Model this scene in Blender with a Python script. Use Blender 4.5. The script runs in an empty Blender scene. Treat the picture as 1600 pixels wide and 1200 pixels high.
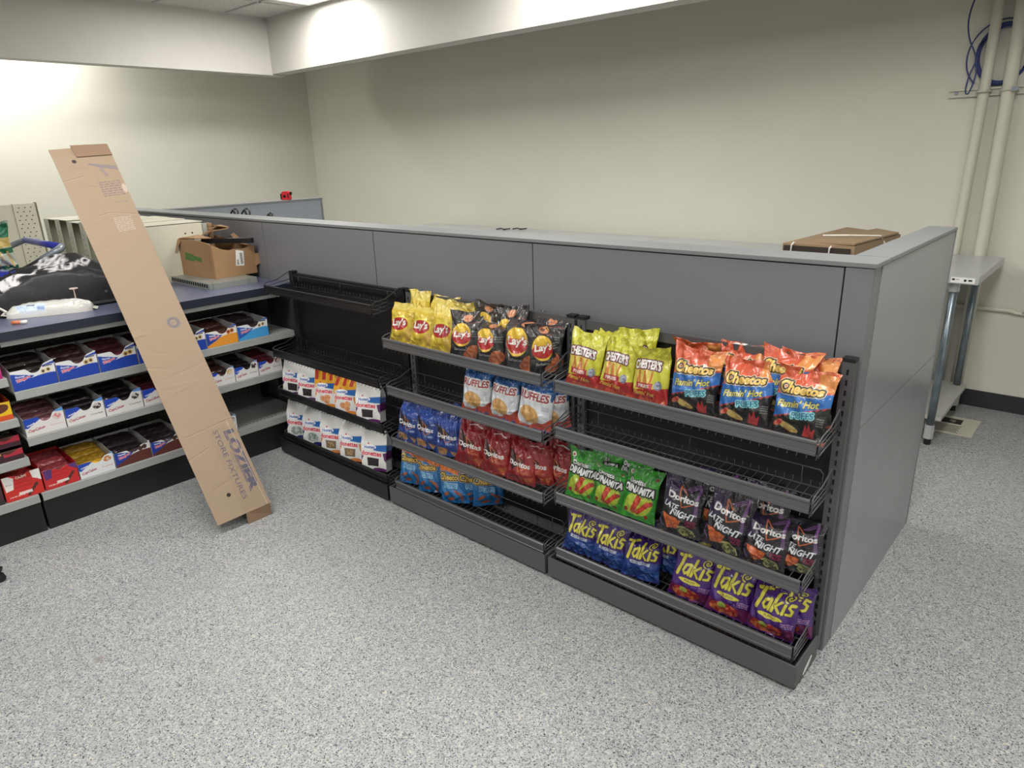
import bpy, bmesh, math, random
import numpy as np
from mathutils import Vector, Matrix

S = bpy.context.scene
COL = S.collection
# ------------------------------------------------------------------ camera, world, exposure, lights
CP = (0.4928, -1.9771, 1.5261)
FWD = Vector((-0.634688, 0.704800, -0.316905)); RGT = Vector((0.749164, 0.661765, -0.028633)); UPV = Vector((-0.189536, 0.255587, 0.948025))
cam = bpy.data.cameras.new('camera'); cam.sensor_width = 36; cam.lens = 24.188; cam.clip_start = 0.05
camo = bpy.data.objects.new('camera', cam); COL.objects.link(camo)
camo.matrix_world = Matrix(((RGT.x, UPV.x, -FWD.x, CP[0]), (RGT.y, UPV.y, -FWD.y, CP[1]), (RGT.z, UPV.z, -FWD.z, CP[2]), (0, 0, 0, 1)))
S.camera = camo
w = bpy.data.worlds.new('world'); S.world = w; w.use_nodes = True
w.node_tree.nodes['Background'].inputs[0].default_value = (0.9, 0.95, 1, 1)
w.node_tree.nodes['Background'].inputs[1].default_value = 0.3
S.view_settings.view_transform = 'Standard'; S.view_settings.look = 'None'
S.view_settings.exposure = 0.0; S.view_settings.gamma = 1.0; S.view_settings.use_curve_mapping = False
LAMP_W = 34.0        # watts per ceiling troffer
LAMP_COL = (1.0, 0.985, 0.95)
CEIL = 2.745
TROFFERS = [(-4.62, 1.09), (-2.2, 1.09), (-2.2, -1.35), (0.25, 0.1), (0.25, -2.4), (-2.2, -3.8), (2.4, -1.6)]
BACK_TROFFERS = [(-6.35, -0.35, 30.0)]   # the lamp behind the left bulkhead
def area_lamp(name, x, y, z, sx, sy, watts, parent=None):
    l = bpy.data.lights.new(name, 'AREA'); l.shape = 'RECTANGLE'; l.size = sx; l.size_y = sy; l.energy = watts; l.color = LAMP_COL
    o = bpy.data.objects.new(name, l); COL.objects.link(o); o.location = (x, y, z)
    if parent: o.parent = parent
    return o

# ------------------------------------------------------------------ materials
def lin(c):
    return tuple(((v / 255) / 12.92 if v / 255 <= 0.04045 else ((v / 255 + 0.055) / 1.055) ** 2.4) for v in c)
MC = {}
def mat(name, rgb, rough=0.5, metal=0.0, bump=0.0, bscale=60, vary=0.0, vscale=8, coat=0.0, emit=0, spec=0.5, alpha=1.0):
    if name in MC: return MC[name]
    m = bpy.data.materials.new(name); m.use_nodes = True; nt = m.node_tree; b = nt.nodes['Principled BSDF']
    c = lin(rgb)
    b.inputs['Base Color'].default_value = (*c, 1); b.inputs['Roughness'].default_value = rough; b.inputs['Metallic'].default_value = metal
    b.inputs['Specular IOR Level'].default_value = spec; b.inputs['Coat Weight'].default_value = coat; b.inputs['Alpha'].default_value = alpha
    tc = nt.nodes.new('ShaderNodeTexCoord')
    if vary or True:
        n = nt.nodes.new('ShaderNodeTexNoise'); n.inputs['Scale'].default_value = vscale; n.inputs['Detail'].default_value = 5
        nt.links.new(tc.outputs['Object'], n.inputs['Vector'])
        mr = nt.nodes.new('ShaderNodeMapRange'); v = max(vary, 0.02)
        mr.inputs['From Min'].default_value = 0.3; mr.inputs['From Max'].default_value = 0.7
        mr.inputs['To Min'].default_value = 1 - v; mr.inputs['To Max'].default_value = 1 + v
        nt.links.new(n.outputs['Fac'], mr.inputs['Value'])
        hs = nt.nodes.new('ShaderNodeHueSaturation'); hs.inputs['Color'].default_value = (*c, 1)
        nt.links.new(mr.outputs['Result'], hs.inputs['Value']); nt.links.new(hs.outputs['Color'], b.inputs['Base Color'])
    if bump:
        n2 = nt.nodes.new('ShaderNodeTexNoise'); n2.inputs['Scale'].default_value = bscale; n2.inputs['Detail'].default_value = 6
        nt.links.new(tc.outputs['Object'], n2.inputs['Vector'])
        bp = nt.nodes.new('ShaderNodeBump'); bp.inputs['Strength'].default_value = bump; bp.inputs['Distance'].default_value = 0.01
        nt.links.new(n2.outputs['Fac'], bp.inputs['Height']); nt.links.new(bp.outputs['Normal'], b.inputs['Normal'])
    if emit:
        b.inputs['Emission Color'].default_value = (*[x * y for x, y in zip(c, LAMP_COL)], 1); b.inputs['Emission Strength'].default_value = emit
    MC[name] = m; return m
def artmat(name, rough=0.35, coat=0.0, metal=0.0, bump=0.0, bscale=90, dist=0.004):
    if name in MC: return MC[name]
    m = bpy.data.materials.new(name); m.use_nodes = True; nt = m.node_tree; b = nt.nodes['Principled BSDF']
    a = nt.nodes.new('ShaderNodeAttribute'); a.attribute_name = 'art'
    nt.links.new(a.outputs['Color'], b.inputs['Base Color'])
    b.inputs['Roughness'].default_value = rough; b.inputs['Coat Weight'].default_value = coat; b.inputs['Metallic'].default_value = metal
    b.inputs['Coat Roughness'].default_value = 0.15
    if bump:
        tc = nt.nodes.new('ShaderNodeTexCoord'); n2 = nt.nodes.new('ShaderNodeTexNoise'); n2.inputs['Scale'].default_value = bscale
        n2.inputs['Detail'].default_value = 5; nt.links.new(tc.outputs['Object'], n2.inputs['Vector'])
        bp = nt.nodes.new('ShaderNodeBump'); bp.inputs['Strength'].default_value = bump; bp.inputs['Distance'].default_value = dist
        nt.links.new(n2.outputs['Fac'], bp.inputs['Height']); nt.links.new(bp.outputs['Normal'], b.inputs['Normal'])
    MC[name] = m; return m
def floor_mat():
    m = bpy.data.materials.new('speckled_vinyl'); m.use_nodes = True; nt = m.node_tree; b = nt.nodes['Principled BSDF']; L = nt.links
    tc = nt.nodes.new('ShaderNodeTexCoord')
    def vor(scale, stops):
        v = nt.nodes.new('ShaderNodeTexVoronoi'); v.inputs['Scale'].default_value = scale; L.new(tc.outputs['Object'], v.inputs['Vector'])
        s = nt.nodes.new('ShaderNodeSeparateColor'); L.new(v.outputs['Color'], s.inputs['Color'])
        r = nt.nodes.new('ShaderNodeValToRGB'); r.color_ramp.interpolation = 'CONSTANT'; e = r.color_ramp.elements
        while len(e) < len(stops): e.new(0.5)
        for i, (p, c) in enumerate(stops): e[i].position = p; e[i].color = (*lin(c), 1)
        L.new(s.outputs['Red'], r.inputs['Fac']); return r, s
    a, _ = vor(210, [(0, (144, 146, 148)), (0.3, (153, 155, 157)), (0.58, (163, 165, 166)), (0.8, (175, 176, 177)), (0.95, (188, 184, 168))])
    d, ds = vor(330, [(0, (44, 46, 50)), (0.05, (84, 88, 92)), (0.12, (120, 123, 126)), (0.2, (255, 255, 255))])
    gt = nt.nodes.new('ShaderNodeMath'); gt.operation = 'LESS_THAN'; gt.inputs[1].default_value = 0.2; L.new(ds.outputs['Red'], gt.inputs[0])
    mx = nt.nodes.new('ShaderNodeMix'); mx.data_type = 'RGBA'; L.new(gt.outputs[0], mx.inputs['Factor']); L.new(a.outputs['Color'], mx.inputs['A']); L.new(d.outputs['Color'], mx.inputs['B'])
    # a small brown spill on the vinyl
    sub = nt.nodes.new('ShaderNodeVectorMath'); sub.operation = 'DISTANCE'; sub.inputs[1].default_value = (-1.774, -1.515, 0); L.new(tc.outputs['Object'], sub.inputs[0])
    nz = nt.nodes.new('ShaderNodeTexNoise'); nz.inputs['Scale'].default_value = 120; L.new(tc.outputs['Object'], nz.inputs['Vector'])
    ad = nt.nodes.new('ShaderNodeMath'); ad.operation = 'MULTIPLY_ADD'; ad.inputs[1].default_value = 0.04; L.new(nz.outputs['Fac'], ad.inputs[0]); L.new(sub.outputs['Value'], ad.inputs[2])
    mr = nt.nodes.new('ShaderNodeMapRange'); mr.inputs['From Min'].default_value = 0.022; mr.inputs['From Max'].default_value = 0.038; mr.inputs['To Min'].default_value = 0.75; mr.inputs['To Max'].default_value = 0
    L.new(ad.outputs[0], mr.inputs['Value'])
    m2 = nt.nodes.new('ShaderNodeMix'); m2.data_type = 'RGBA'; L.new(mr.outputs[0], m2.inputs['Factor']); L.new(mx.outputs['Result'], m2.inputs['A']); m2.inputs['B'].default_value = (*lin((112, 92, 76)), 1)
    L.new(m2.outputs['Result'], b.inputs['Base Color']); b.inputs['Roughness'].default_value = 0.42
    return m
def tile_mat():
    m = bpy.data.materials.new('ceiling_tile'); m.use_nodes = True; nt = m.node_tree; b = nt.nodes['Principled BSDF']; L = nt.links
    tc = nt.nodes.new('ShaderNodeTexCoord'); v = nt.nodes.new('ShaderNodeTexNoise'); v.inputs['Scale'].default_value = 90; v.inputs['Detail'].default_value = 8
    L.new(tc.outputs['Object'], v.inputs['Vector']); r = nt.nodes.new('ShaderNodeValToRGB')
    r.color_ramp.elements[0].position = 0.36; r.color_ramp.elements[0].color = (*lin((150, 148, 142)), 1); r.color_ramp.elements[1].position = 0.45; r.color_ramp.elements[1].color = (*lin((205, 203, 198)), 1)
    L.new(v.outputs['Fac'], r.inputs['Fac']); L.new(r.outputs['Color'], b.inputs['Base Color']); b.inputs['Roughness'].default_value = 0.9
    return m

# ------------------------------------------------------------------ mesh helpers
def new_obj(name, verts, faces, m, parent=None, smooth=False, loc=None):
    me = bpy.data.meshes.new(name); me.from_pydata([tuple(v) for v in verts], [], faces); me.update()
    if isinstance(m, (list, tuple)):
        for x in m: me.materials.append(x)
    else: me.materials.append(m)
    if smooth: me.shade_smooth()
    o = bpy.data.objects.new(name, me); COL.objects.link(o)
    if parent: o.parent = parent
    if loc is not None: o.location = loc
    return o
class MB:
    def __init__(s): s.v = []; s.f = []
    def add(s, vs, fs):
        n = len(s.v); s.v += [Vector(v) for v in vs]; s.f += [tuple(i + n for i in f) for f in fs]; return s
    def box(s, a, b, rot=None, piv=None):
        x0, y0, z0 = a; x1, y1, z1 = b
        vs = [Vector(p) for p in ((x0, y0, z0), (x1, y0, z0), (x1, y1, z0), (x0, y1, z0), (x0, y0, z1), (x1, y0, z1), (x1, y1, z1), (x0, y1, z1))]
        if rot is not None: vs = [rot @ (v - Vector(piv)) + Vector(piv) for v in vs]
        return s.add(vs, [(0, 3, 2, 1), (4, 5, 6, 7), (0, 1, 5, 4), (1, 2, 6, 5), (2, 3, 7, 6), (3, 0, 4, 7)])
    def tube(s, pts, r, n=6, cap=True):
        pts = [Vector(p) for p in pts]; rings = []
        for i, p in enumerate(pts):
            if i == 0: t = (pts[1] - p)
            elif i == len(pts) - 1: t = (p - pts[i - 1])
            else: t = ((pts[i + 1] - p).normalized() + (p - pts[i - 1]).normalized())
            t.normalize(); a = Vector((0, 0, 1)) if abs(t.z) < 0.9 else Vector((1, 0, 0))
            u = t.cross(a).normalized(); v = t.cross(u)
            rr = r[i] if isinstance(r, (list, tuple)) else r
            rings.append([p + (u * math.cos(2 * math.pi * k / n) + v * math.sin(2 * math.pi * k / n)) * rr for k in range(n)])
        vs = [q for ring in rings for q in ring]; fs = []
        for i in range(len(pts) - 1):
            for k in range(n):
                fs.append((i * n + k, i * n + (k + 1) % n, (i + 1) * n + (k + 1) % n, (i + 1) * n + k))
        if cap: fs += [tuple(range(n - 1, -1, -1)), tuple((len(pts) - 1) * n + k for k in range(n))]
        return s.add(vs, fs)
    def prism(s, poly, axis, a, b):
        n = len(poly)
        def P(p, t):
            return {'x': (t, p[0], p[1]), 'y': (p[0], t, p[1]), 'z': (p[0], p[1], t)}[axis]
        return s.add([P(p, a) for p in poly] + [P(p, b) for p in poly],
                     [tuple(range(n)), tuple(range(2 * n - 1, n - 1, -1))] + [(i, i + n, (i + 1) % n + n, (i + 1) % n) for i in range(n)])
    def build(s, name, m, parent=None, smooth=False, bevel=0, loc=None):
        o = new_obj(name, s.v, s.f, m, parent, smooth, loc)
        bm = bmesh.new(); bm.from_mesh(o.data); bmesh.ops.recalc_face_normals(bm, faces=bm.faces)
        if bevel: bmesh.ops.bevel(bm, geom=list(bm.edges), offset=bevel, segments=2, affect='EDGES', clamp_overlap=True)
        bm.to_mesh(o.data); bm.free(); return o
def empty(name, loc=(0, 0, 0), rz=0):
    o = bpy.data.objects.new(name, None); COL.objects.link(o); o.location = loc; o.rotation_euler = (0, 0, rz); o.empty_display_size = 0.05; return o
def tag(o, label, cat, group=None, kind=None):
    o['label'] = label; o['category'] = cat
    if group: o['group'] = group
    if kind: o['kind'] = kind
    return o
def struct(o, label=None, cat=None):
    o['kind'] = 'structure'
    if label: o['label'] = label
    if cat: o['category'] = cat
    return o
def copy_tree(o, parent=None):
    c = o.copy(); COL.objects.link(c)
    if parent: c.parent = parent
    for ch in list(o.children): copy_tree(ch, c)
    return c

# ------------------------------------------------------------------ printed artwork: small colour grids carried by the mesh vertices
TXT = {}
def text_tris(s, bold=0.0):
    k = (s, bold)
    if k in TXT: return TXT[k]
    cu = bpy.data.curves.new('t', 'FONT'); cu.body = s; cu.size = 1; cu.offset = bold; cu.resolution_u = 3; cu.align_x = 'CENTER'; cu.align_y = 'CENTER'
    o = bpy.data.objects.new('t', cu); COL.objects.link(o)
    dg = bpy.context.evaluated_depsgraph_get(); me = bpy.data.meshes.new_from_object(o.evaluated_get(dg)); me.calc_loop_triangles()
    co = np.array([v.co[:2] for v in me.vertices]); tr = np.array([t.vertices[:] for t in me.loop_triangles])
    bpy.data.objects.remove(o); bpy.data.curves.remove(cu); bpy.data.meshes.remove(me)
    c = (co.max(0) + co.min(0)) / 2; co = co - c; co = co / (co[:, 1].max() - co[:, 1].min())
    TXT[k] = (co, tr); return TXT[k]
class Art:
    """W x H metres or units; nx, ny vertices; drawn at twice that density"""
    def __init__(s, W, H, nx, ny, bg, seed=1):
        s.W, s.H, s.nx, s.ny = W, H, nx, ny; s.w, s.h = nx * 2, ny * 2
        s.a = np.zeros((s.h, s.w, 3)); s.a[:] = lin(bg); s.rng = np.random.default_rng(seed)
        s.X, s.Y = np.meshgrid((np.arange(s.w) + .5) / s.w * W, (np.arange(s.h) + .5) / s.h * H)
    def put(s, m, c, al=1.0):
        m = m.astype(float)[..., None] * al; s.a = s.a * (1 - m) + np.array(lin(c)) * m; return s
    def rect(s, x0, y0, x1, y1, c, al=1): return s.put((s.X >= x0) & (s.X <= x1) & (s.Y >= y0) & (s.Y <= y1), c, al)
    def below(s, f, c, al=1): return s.put(s.Y < f(s.X), c, al)
    def emask(s, cx, cy, rx, ry, rot=0):
        dx, dy = s.X - cx, s.Y - cy; c, n = math.cos(rot), math.sin(rot)
        return ((dx * c + dy * n) / rx) ** 2 + ((-dx * n + dy * c) / ry) ** 2 < 1
    def ell(s, cx, cy, rx, ry, c, rot=0, al=1): return s.put(s.emask(cx, cy, rx, ry, rot), c, al)
    def pmask(s, pts):
        m = np.zeros(s.X.shape, bool); n = len(pts)
        for i in range(n):
            (x0, y0), (x1, y1) = pts[i], pts[(i + 1) % n]
            if y0 == y1: continue
            cr = ((s.Y > y0) != (s.Y > y1)) & (s.X < (x1 - x0) * (s.Y - y0) / (y1 - y0) + x0); m ^= cr
        return m
    def poly(s, pts, c, al=1): return s.put(s.pmask(pts), c, al)
    def line(s, pts, wd, c, al=1):
        m = np.zeros(s.X.shape, bool)
        for (x0, y0), (x1, y1) in zip(pts[:-1], pts[1:]):
            dx, dy = x1 - x0, y1 - y0; L = dx * dx + dy * dy + 1e-12; t = np.clip(((s.X - x0) * dx + (s.Y - y0) * dy) / L, 0, 1)
            m |= (s.X - x0 - t * dx) ** 2 + (s.Y - y0 - t * dy) ** 2 < (wd / 2) ** 2
        return s.put(m, c, al)
    def mottle(s, m, c1, c2, scale=0.05):
        s.put(m, c1); g = s.rng.random((int(s.H / scale) + 3, int(s.W / scale) + 3)); gx, gy = s.X / scale, s.Y / scale
        i, j = gy.astype(int), gx.astype(int); fy, fx = gy - i, gx - j
        v = g[i, j] * (1 - fy) * (1 - fx) + g[i + 1, j] * fy * (1 - fx) + g[i, j + 1] * (1 - fy) * fx + g[i + 1, j + 1] * fy * fx
        return s.put(m & (v > 0.52), c2, 0.8)
    def tmask(s, txt, cx, cy, size, width=None, rot=0, shear=0, bold=0.0, arc=0.0, taper=0.0):
        co, tr = text_tris(txt, bold); p = co.copy(); wd = p[:, 0].max() - p[:, 0].min()
        sx = (width / wd) if width else size; p = p * [sx, size]
        u = p[:, 0] / (wd * sx / 2)
        p[:, 1] *= 1 + taper * u
        p[:, 1] += arc * (1 - u ** 2); p[:, 0] += shear * p[:, 1]
        c, n = math.cos(rot), math.sin(rot); p = np.stack([p[:, 0] * c - p[:, 1] * n + cx, p[:, 0] * n + p[:, 1] * c + cy], 1)
        px = p * [s.w / s.W, s.h / s.H] - .5; m = np.zeros((s.h, s.w), bool)
        for t in tr:
            q = px[t]; lo = np.floor(q.min(0)).astype(int); hi = np.ceil(q.max(0)).astype(int) + 1
            x0, y0 = max(lo[0], 0), max(lo[1], 0); x1, y1 = min(hi[0], s.w), min(hi[1], s.h)
            if x0 >= x1 or y0 >= y1: continue
            gx, gy = np.meshgrid(np.arange(x0, x1), np.arange(y0, y1)); (ax, ay), (bx, by), (cx_, cy_) = q
            e0 = (bx - ax) * (gy - ay) - (by - ay) * (gx - ax); e1 = (cx_ - bx) * (gy - by) - (cy_ - by) * (gx - bx); e2 = (ax - cx_) * (gy - cy_) - (ay - cy_) * (gx - cx_)
            m[y0:y1, x0:x1] |= ((e0 >= -.01) & (e1 >= -.01) & (e2 >= -.01)) | ((e0 <= .01) & (e1 <= .01) & (e2 <= .01))
        return m
    def grow(s, m, r):
        n = max(1, int(round(r * s.w / s.W))); out = m.copy()
        for dy in range(-n, n + 1):
            for dx in range(-n, n + 1):
                if dx * dx + dy * dy <= n * n + 1 and (dx or dy):
                    sh = np.zeros_like(m); ys = slice(max(dy, 0), s.h + min(dy, 0)); yo = slice(max(-dy, 0), s.h + min(-dy, 0))
                    xs = slice(max(dx, 0), s.w + min(dx, 0)); xo = slice(max(-dx, 0), s.w + min(-dx, 0)); sh[ys, xs] = m[yo, xo]; out |= sh
        return out
    def text(s, txt, cx, cy, size, c, outline=(), **k):
        m = s.tmask(txt, cx, cy, size, **k)
        for r, oc in outline: s.put(s.grow(m, r), oc)
        return s.put(m, c)
    def fine(s, x0, x1, y0, y1, rows, c, al=.8):
        """lines of tiny print too small to read"""
        for r in range(rows):
            y = y1 - (y1 - y0) * (r + .5) / rows; x = x0; h = (y1 - y0) / rows * .28
            while x < x1:
                l = s.rng.uniform(.3, 1) * (x1 - x0) * .22; s.rect(x, y - h, min(x + l, x1), y + h, c, al); x += l + (x1 - x0) * .05
        return s
    def grid(s):
        return s.a.reshape(s.ny, 2, s.nx, 2, 3).mean((1, 3))
    def at(s, x, y):
        g = s.grid(); i = np.clip((y / s.H * s.ny).astype(int), 0, s.ny - 1); j = np.clip((x / s.W * s.nx).astype(int), 0, s.nx - 1); return g[i, j]
def grid_faces(nx, ny, off=0, flip=False):
    i, j = np.meshgrid(np.arange(nx - 1), np.arange(ny - 1)); a = (j * nx + i).ravel() + off
    f = np.stack([a, a + 1, a + nx + 1, a + nx], 1); return f[:, ::-1] if flip else f
def mesh_np(name, V, F, colors, mats, midx=None, smooth=True):
    """F: list of (n,4) or (n,3) arrays"""
    me = bpy.data.meshes.new(name); me.vertices.add(len(V)); me.vertices.foreach_set('co', np.asarray(V, np.float32).ravel())
    tot = np.concatenate([np.full(len(f), f.shape[1]) for f in F]); lp = np.concatenate([f.ravel() for f in F])
    me.loops.add(len(lp)); me.loops.foreach_set('vertex_index', lp.astype(np.int32)); me.polygons.add(len(tot))
    me.polygons.foreach_set('loop_start', np.concatenate([[0], np.cumsum(tot)[:-1]]).astype(np.int32)); me.polygons.foreach_set('loop_total', tot.astype(np.int32))
    for m in mats: me.materials.append(m)
    if midx is not None: me.polygons.foreach_set('material_index', np.asarray(midx, np.int32))
    me.polygons.foreach_set('use_smooth', np.full(len(tot), smooth)); me.update(calc_edges=True)
    if colors is not None:
        at = me.color_attributes.new('art', 'FLOAT_COLOR', 'POINT'); at.data.foreach_set('color', np.concatenate([colors, np.ones((len(colors), 1))], 1).astype(np.float32).ravel())
    me.validate(); return me

# ---- bag artworks (width 1, height HH)
def doritos_logo(a, cx, cy, wd, c=(240, 240, 240), tri=(200, 90, 50), ol=None):
    a.line([(cx - .18 * wd, cy + .30 * wd), (cx - .02 * wd, cy - .27 * wd), (cx + .38 * wd, cy - .08 * wd)], .035 * wd, tri)
    a.line([(cx - .18 * wd, cy + .30 * wd), (cx + .08 * wd, cy + .12 * wd)], .035 * wd, tri)
    a.text('Doritos', cx, cy, .2 * wd, c, width=wd, bold=.03, rot=-.03, outline=ol or ())
def art_lays(a):
    a.put(a.Y > 1.05, (238, 214, 96)); a.mottle(a.emask(.78, .3, .26, .2, .4), (228, 188, 70), (214, 170, 60), .06)
    a.ell(.4, .66, .36, .2, (245, 225, 60), .1); a.ell(.4, .62, .36, .19, (186, 24, 34), .1)
    a.put(a.emask(.4, .62, .36, .19, .1) & (a.Y > .72), (245, 200, 30), .0)
    a.text("Lay's", .4, .64, .27, (250, 248, 240), width=.56, bold=.03, shear=.15, rot=.08, outline=[(.012, (150, 16, 26))])
    a.text('Classic', .32, .26, .085, (120, 80, 20), width=.34, bold=.0); a.fine(.08, .35, .1, .18, 2, (150, 110, 30)); a.fine(.62, .9, .82, .92, 2, (150, 110, 30), .5)
def art_bbq(a):
    a.put(a.Y > 1.1, (58, 50, 52)); a.ell(.36, .68, .3, .32, (242, 198, 44)); a.put(a.emask(.36, .62, .3, .2, .05) & (a.Y < .74), (186, 30, 34))
    a.text("Lay's", .38, .68, .24, (250, 248, 240), width=.52, bold=.03, shear=.15, rot=.05, outline=[(.016, (186, 30, 34))])
    a.mottle(a.emask(.74, .25, .22, .16, .2) | a.emask(.62, .14, .2, .11), (196, 96, 56), (222, 140, 88), .045)
    a.mottle(a.emask(.5, 1.14, .15, .1), (206, 122, 82), (228, 160, 112), .045); a.line([(.55, .98), (.8, 1.04), (.97, .98)], .02, (140, 60, 50))
    a.fine(.68, .93, .62, .8, 3, (170, 170, 170), .6); a.text('Barbecue', .34, .28, .07, (200, 200, 200), width=.36)
def art_ruffles(a):
    a.put(a.Y < .74 + .02 * np.sin(a.X * 40), (226, 230, 236)); a.below(lambda x: .12 + .35 * np.clip(x - .45, 0, 1) ** 1 + .03 * np.sin(x * 14), (192, 66, 40)); a.below(lambda x: .3 - 1.4 * x, (192, 66, 40))
    a.mottle(a.emask(.4, .38, .3, .2, -.35), (226, 178, 104), (206, 150, 80), .06)
    a.text('RUFFLES', .47, .83, .2, (176, 34, 48), width=.86, bold=.035, rot=-.05, outline=[(.035, (242, 238, 240)), ] )
    a.text('ORIGINAL', .3, .12, .055, (240, 230, 220), width=.34); a.line([(.0, 1.08), (1, 1.05)], .012, (90, 140, 200)); a.fine(.72, .93, .5, .62, 3, (150, 155, 170), .7)
def art_dorblue(a):
    a.poly([(.02, 1.0), (.2, .45), (.62, .74)], (34, 24, 40)); a.ell(.5, 1.05, .5, .14, (40, 88, 190), -.2); doritos_logo(a, .46, .64, .74, tri=(190, 120, 70))
    a.text('COOL RANCH', .62, .42, .06, (190, 210, 240), width=.34, bold=.01, shear=.2)
    a.mottle(a.pmask([(.06, .3), (.5, .26), (.4, .02), (.1, .04)]) | a.pmask([(.55, .2), (.85, .16), (.7, .0)]), (196, 152, 96), (172, 116, 72), .04)
def art_dorred(a):
    a.poly([(.02, .98), (.2, .36), (.62, .68)], (60, 14, 22)); a.line([(.3, 1.18), (.5, 1.22), (.72, 1.14)], .03, (230, 220, 220)); a.put(a.emask(.75, .35, .3, .3), (190, 50, 34), .6)
    doritos_logo(a, .45, .58, .76, tri=(214, 110, 60)); a.text('NACHO CHEESE', .62, .36, .055, (230, 170, 120), width=.36, shear=.2)
    a.mottle(a.pmask([(.56, .2), (.95, .26), (.8, .02)]), (210, 104, 44), (186, 70, 34), .04)
def art_dina(a):
    a.mottle(a.X < 2, (58, 166, 44), (36, 132, 38), .12); a.put(a.emask(.5, .42, .42, .3, .3), (196, 214, 50), .85)
    for x, y, r in ((.15, .22, .06), (.85, .5, .06), (.75, .15, .05), (.2, .75, .04), (.88, 1.1, .04)): a.ell(x, y, r, r, (150, 44, 30))
    a.mottle(a.pmask([(.28, .2), (.4, .16), (.62, .62), (.44, .66)]), (196, 42, 28), (222, 82, 40), .05); a.mottle(a.pmask([(.4, .2), (.5, .14), (.88, .48), (.76, .56)]), (196, 42, 28), (222, 82, 40), .05)
    a.text('Doritos', .4, .97, .12, (235, 235, 235), width=.5, bold=.03, outline=[(.015, (30, 50, 30))])
    a.text('DINAMITA', .5, .78, .19, (246, 246, 246), width=.88, bold=.04, shear=.2, rot=-.04, outline=[(.04, (20, 22, 20))]); a.text('CHILE LIMON', .74, .63, .05, (30, 60, 20), width=.3, bold=.02)
    a.ell(.12, 1.15, .06, .06, (230, 230, 220)); a.ell(.12, 1.15, .035, .035, (170, 40, 40))
def art_night(a):
    a.put(a.emask(.0, 1.1, .4, .5), (52, 34, 78), .8)
    for k in range(3): a.line([(.52 + k * .06, 1.06), (.8 + k * .02, 1.24 - k * .03), (.84 + k * .03, .55)], .014, (140, 84, 160))
    doritos_logo(a, .52, .88, .74, tri=(206, 104, 60))
    a.text('LATE', .26, .66, .13, (236, 240, 246), width=.34, bold=.02, shear=.3, rot=-.1); a.text('NIGHT', .58, .52, .15, (236, 240, 246), width=.6, bold=.03, shear=.3, rot=-.03)
    a.line([(.04, .42), (.0, .28), (.14, .12)], .014, (150, 110, 190)); a.mottle(a.pmask([(.06, .44), (.56, .38), (.46, .16), (.24, .1)]), (224, 112, 48), (196, 82, 36), .04)
    a.text('LOADED', .78, .4, .055, (170, 40, 90), width=.26, bold=.02); a.text('TACO', .78, .32, .075, (170, 40, 90), width=.26, bold=.02)
    a.mottle(a.emask(.66, .14, .2, .12, -.3), (150, 152, 92), (40, 40, 34), .035); a.line([(.48, .2), (.62, .26), (.82, .2), (.86, .08)], .02, (190, 180, 120)); a.fine(.84, .97, .55, .75, 5, (120, 120, 140), .5)
def cheetos_logo(a, cx, cy, wd, rot=0.0):
    m = a.tmask('Cheetos', cx, cy, .24 * wd, width=wd, bold=.04, shear=.12, rot=rot, taper=-.22)
    a.put(a.grow(m, .05 * wd), (244, 224, 180)); a.put(a.grow(m, .036 * wd), (22, 18, 18)); a.put(m, (240, 196, 88))
def art_puffs(a):
    a.put(a.Y > .92 - .12 * (a.X - .5) + .05 * np.sin(a.X * 5), (236, 122, 34)); cheetos_logo(a, .44, .82, .8, -.06)
    a.text('PUFFS', .46, .56, .13, (60, 140, 200), width=.46, bold=.03, rot=-.08, outline=[(.022, (150, 200, 230))])
    for x, y, r in ((.26, .3, .5), (.7, .34, -.5), (.4, .14, .2), (.75, .12, 1.)): a.mottle(a.emask(x, y, .15, .05, r), (196, 110, 66), (170, 90, 60), .04)
def art_fhpuffs(a):
    a.put(a.Y < .80 + .16 * (a.X - .5), (24, 108, 190)); a.put(a.Y < .42 + .34 * (a.X - .3), (186, 52, 44)); a.put(a.Y < .40 + .34 * (a.X - .3) + .015 * np.sin(a.X * 60), (32, 30, 32))
    a.put((a.Y > .9) & (a.X > .7), (228, 150, 60), .8); cheetos_logo(a, .46, .88, .78, .03)
    a.text("Flamin' Hot", .46, .62, .13, (236, 226, 96), width=.74, bold=.02, shear=.3, rot=.14, outline=[(.01, (30, 60, 110))])
    a.text('PUFFS', .58, .44, .11, (40, 90, 130), width=.4, bold=.02, rot=.14, outline=[(.02, (110, 200, 210))])
    a.mottle(a.emask(.34, .2, .2, .06, -.3), (222, 196, 110), (200, 160, 80), .04); a.mottle(a.emask(.16, .24, .09, .05, .6), (190, 60, 50), (220, 120, 90), .04)
    a.poly([(.62, .1), (.66, .3), (.7, .22), (.74, .34), (.77, .2), (.84, .26), (.8, .08)], (190, 44, 44)); a.fine(.84, .96, .3, .46, 4, (170, 170, 170), .5)
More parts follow.
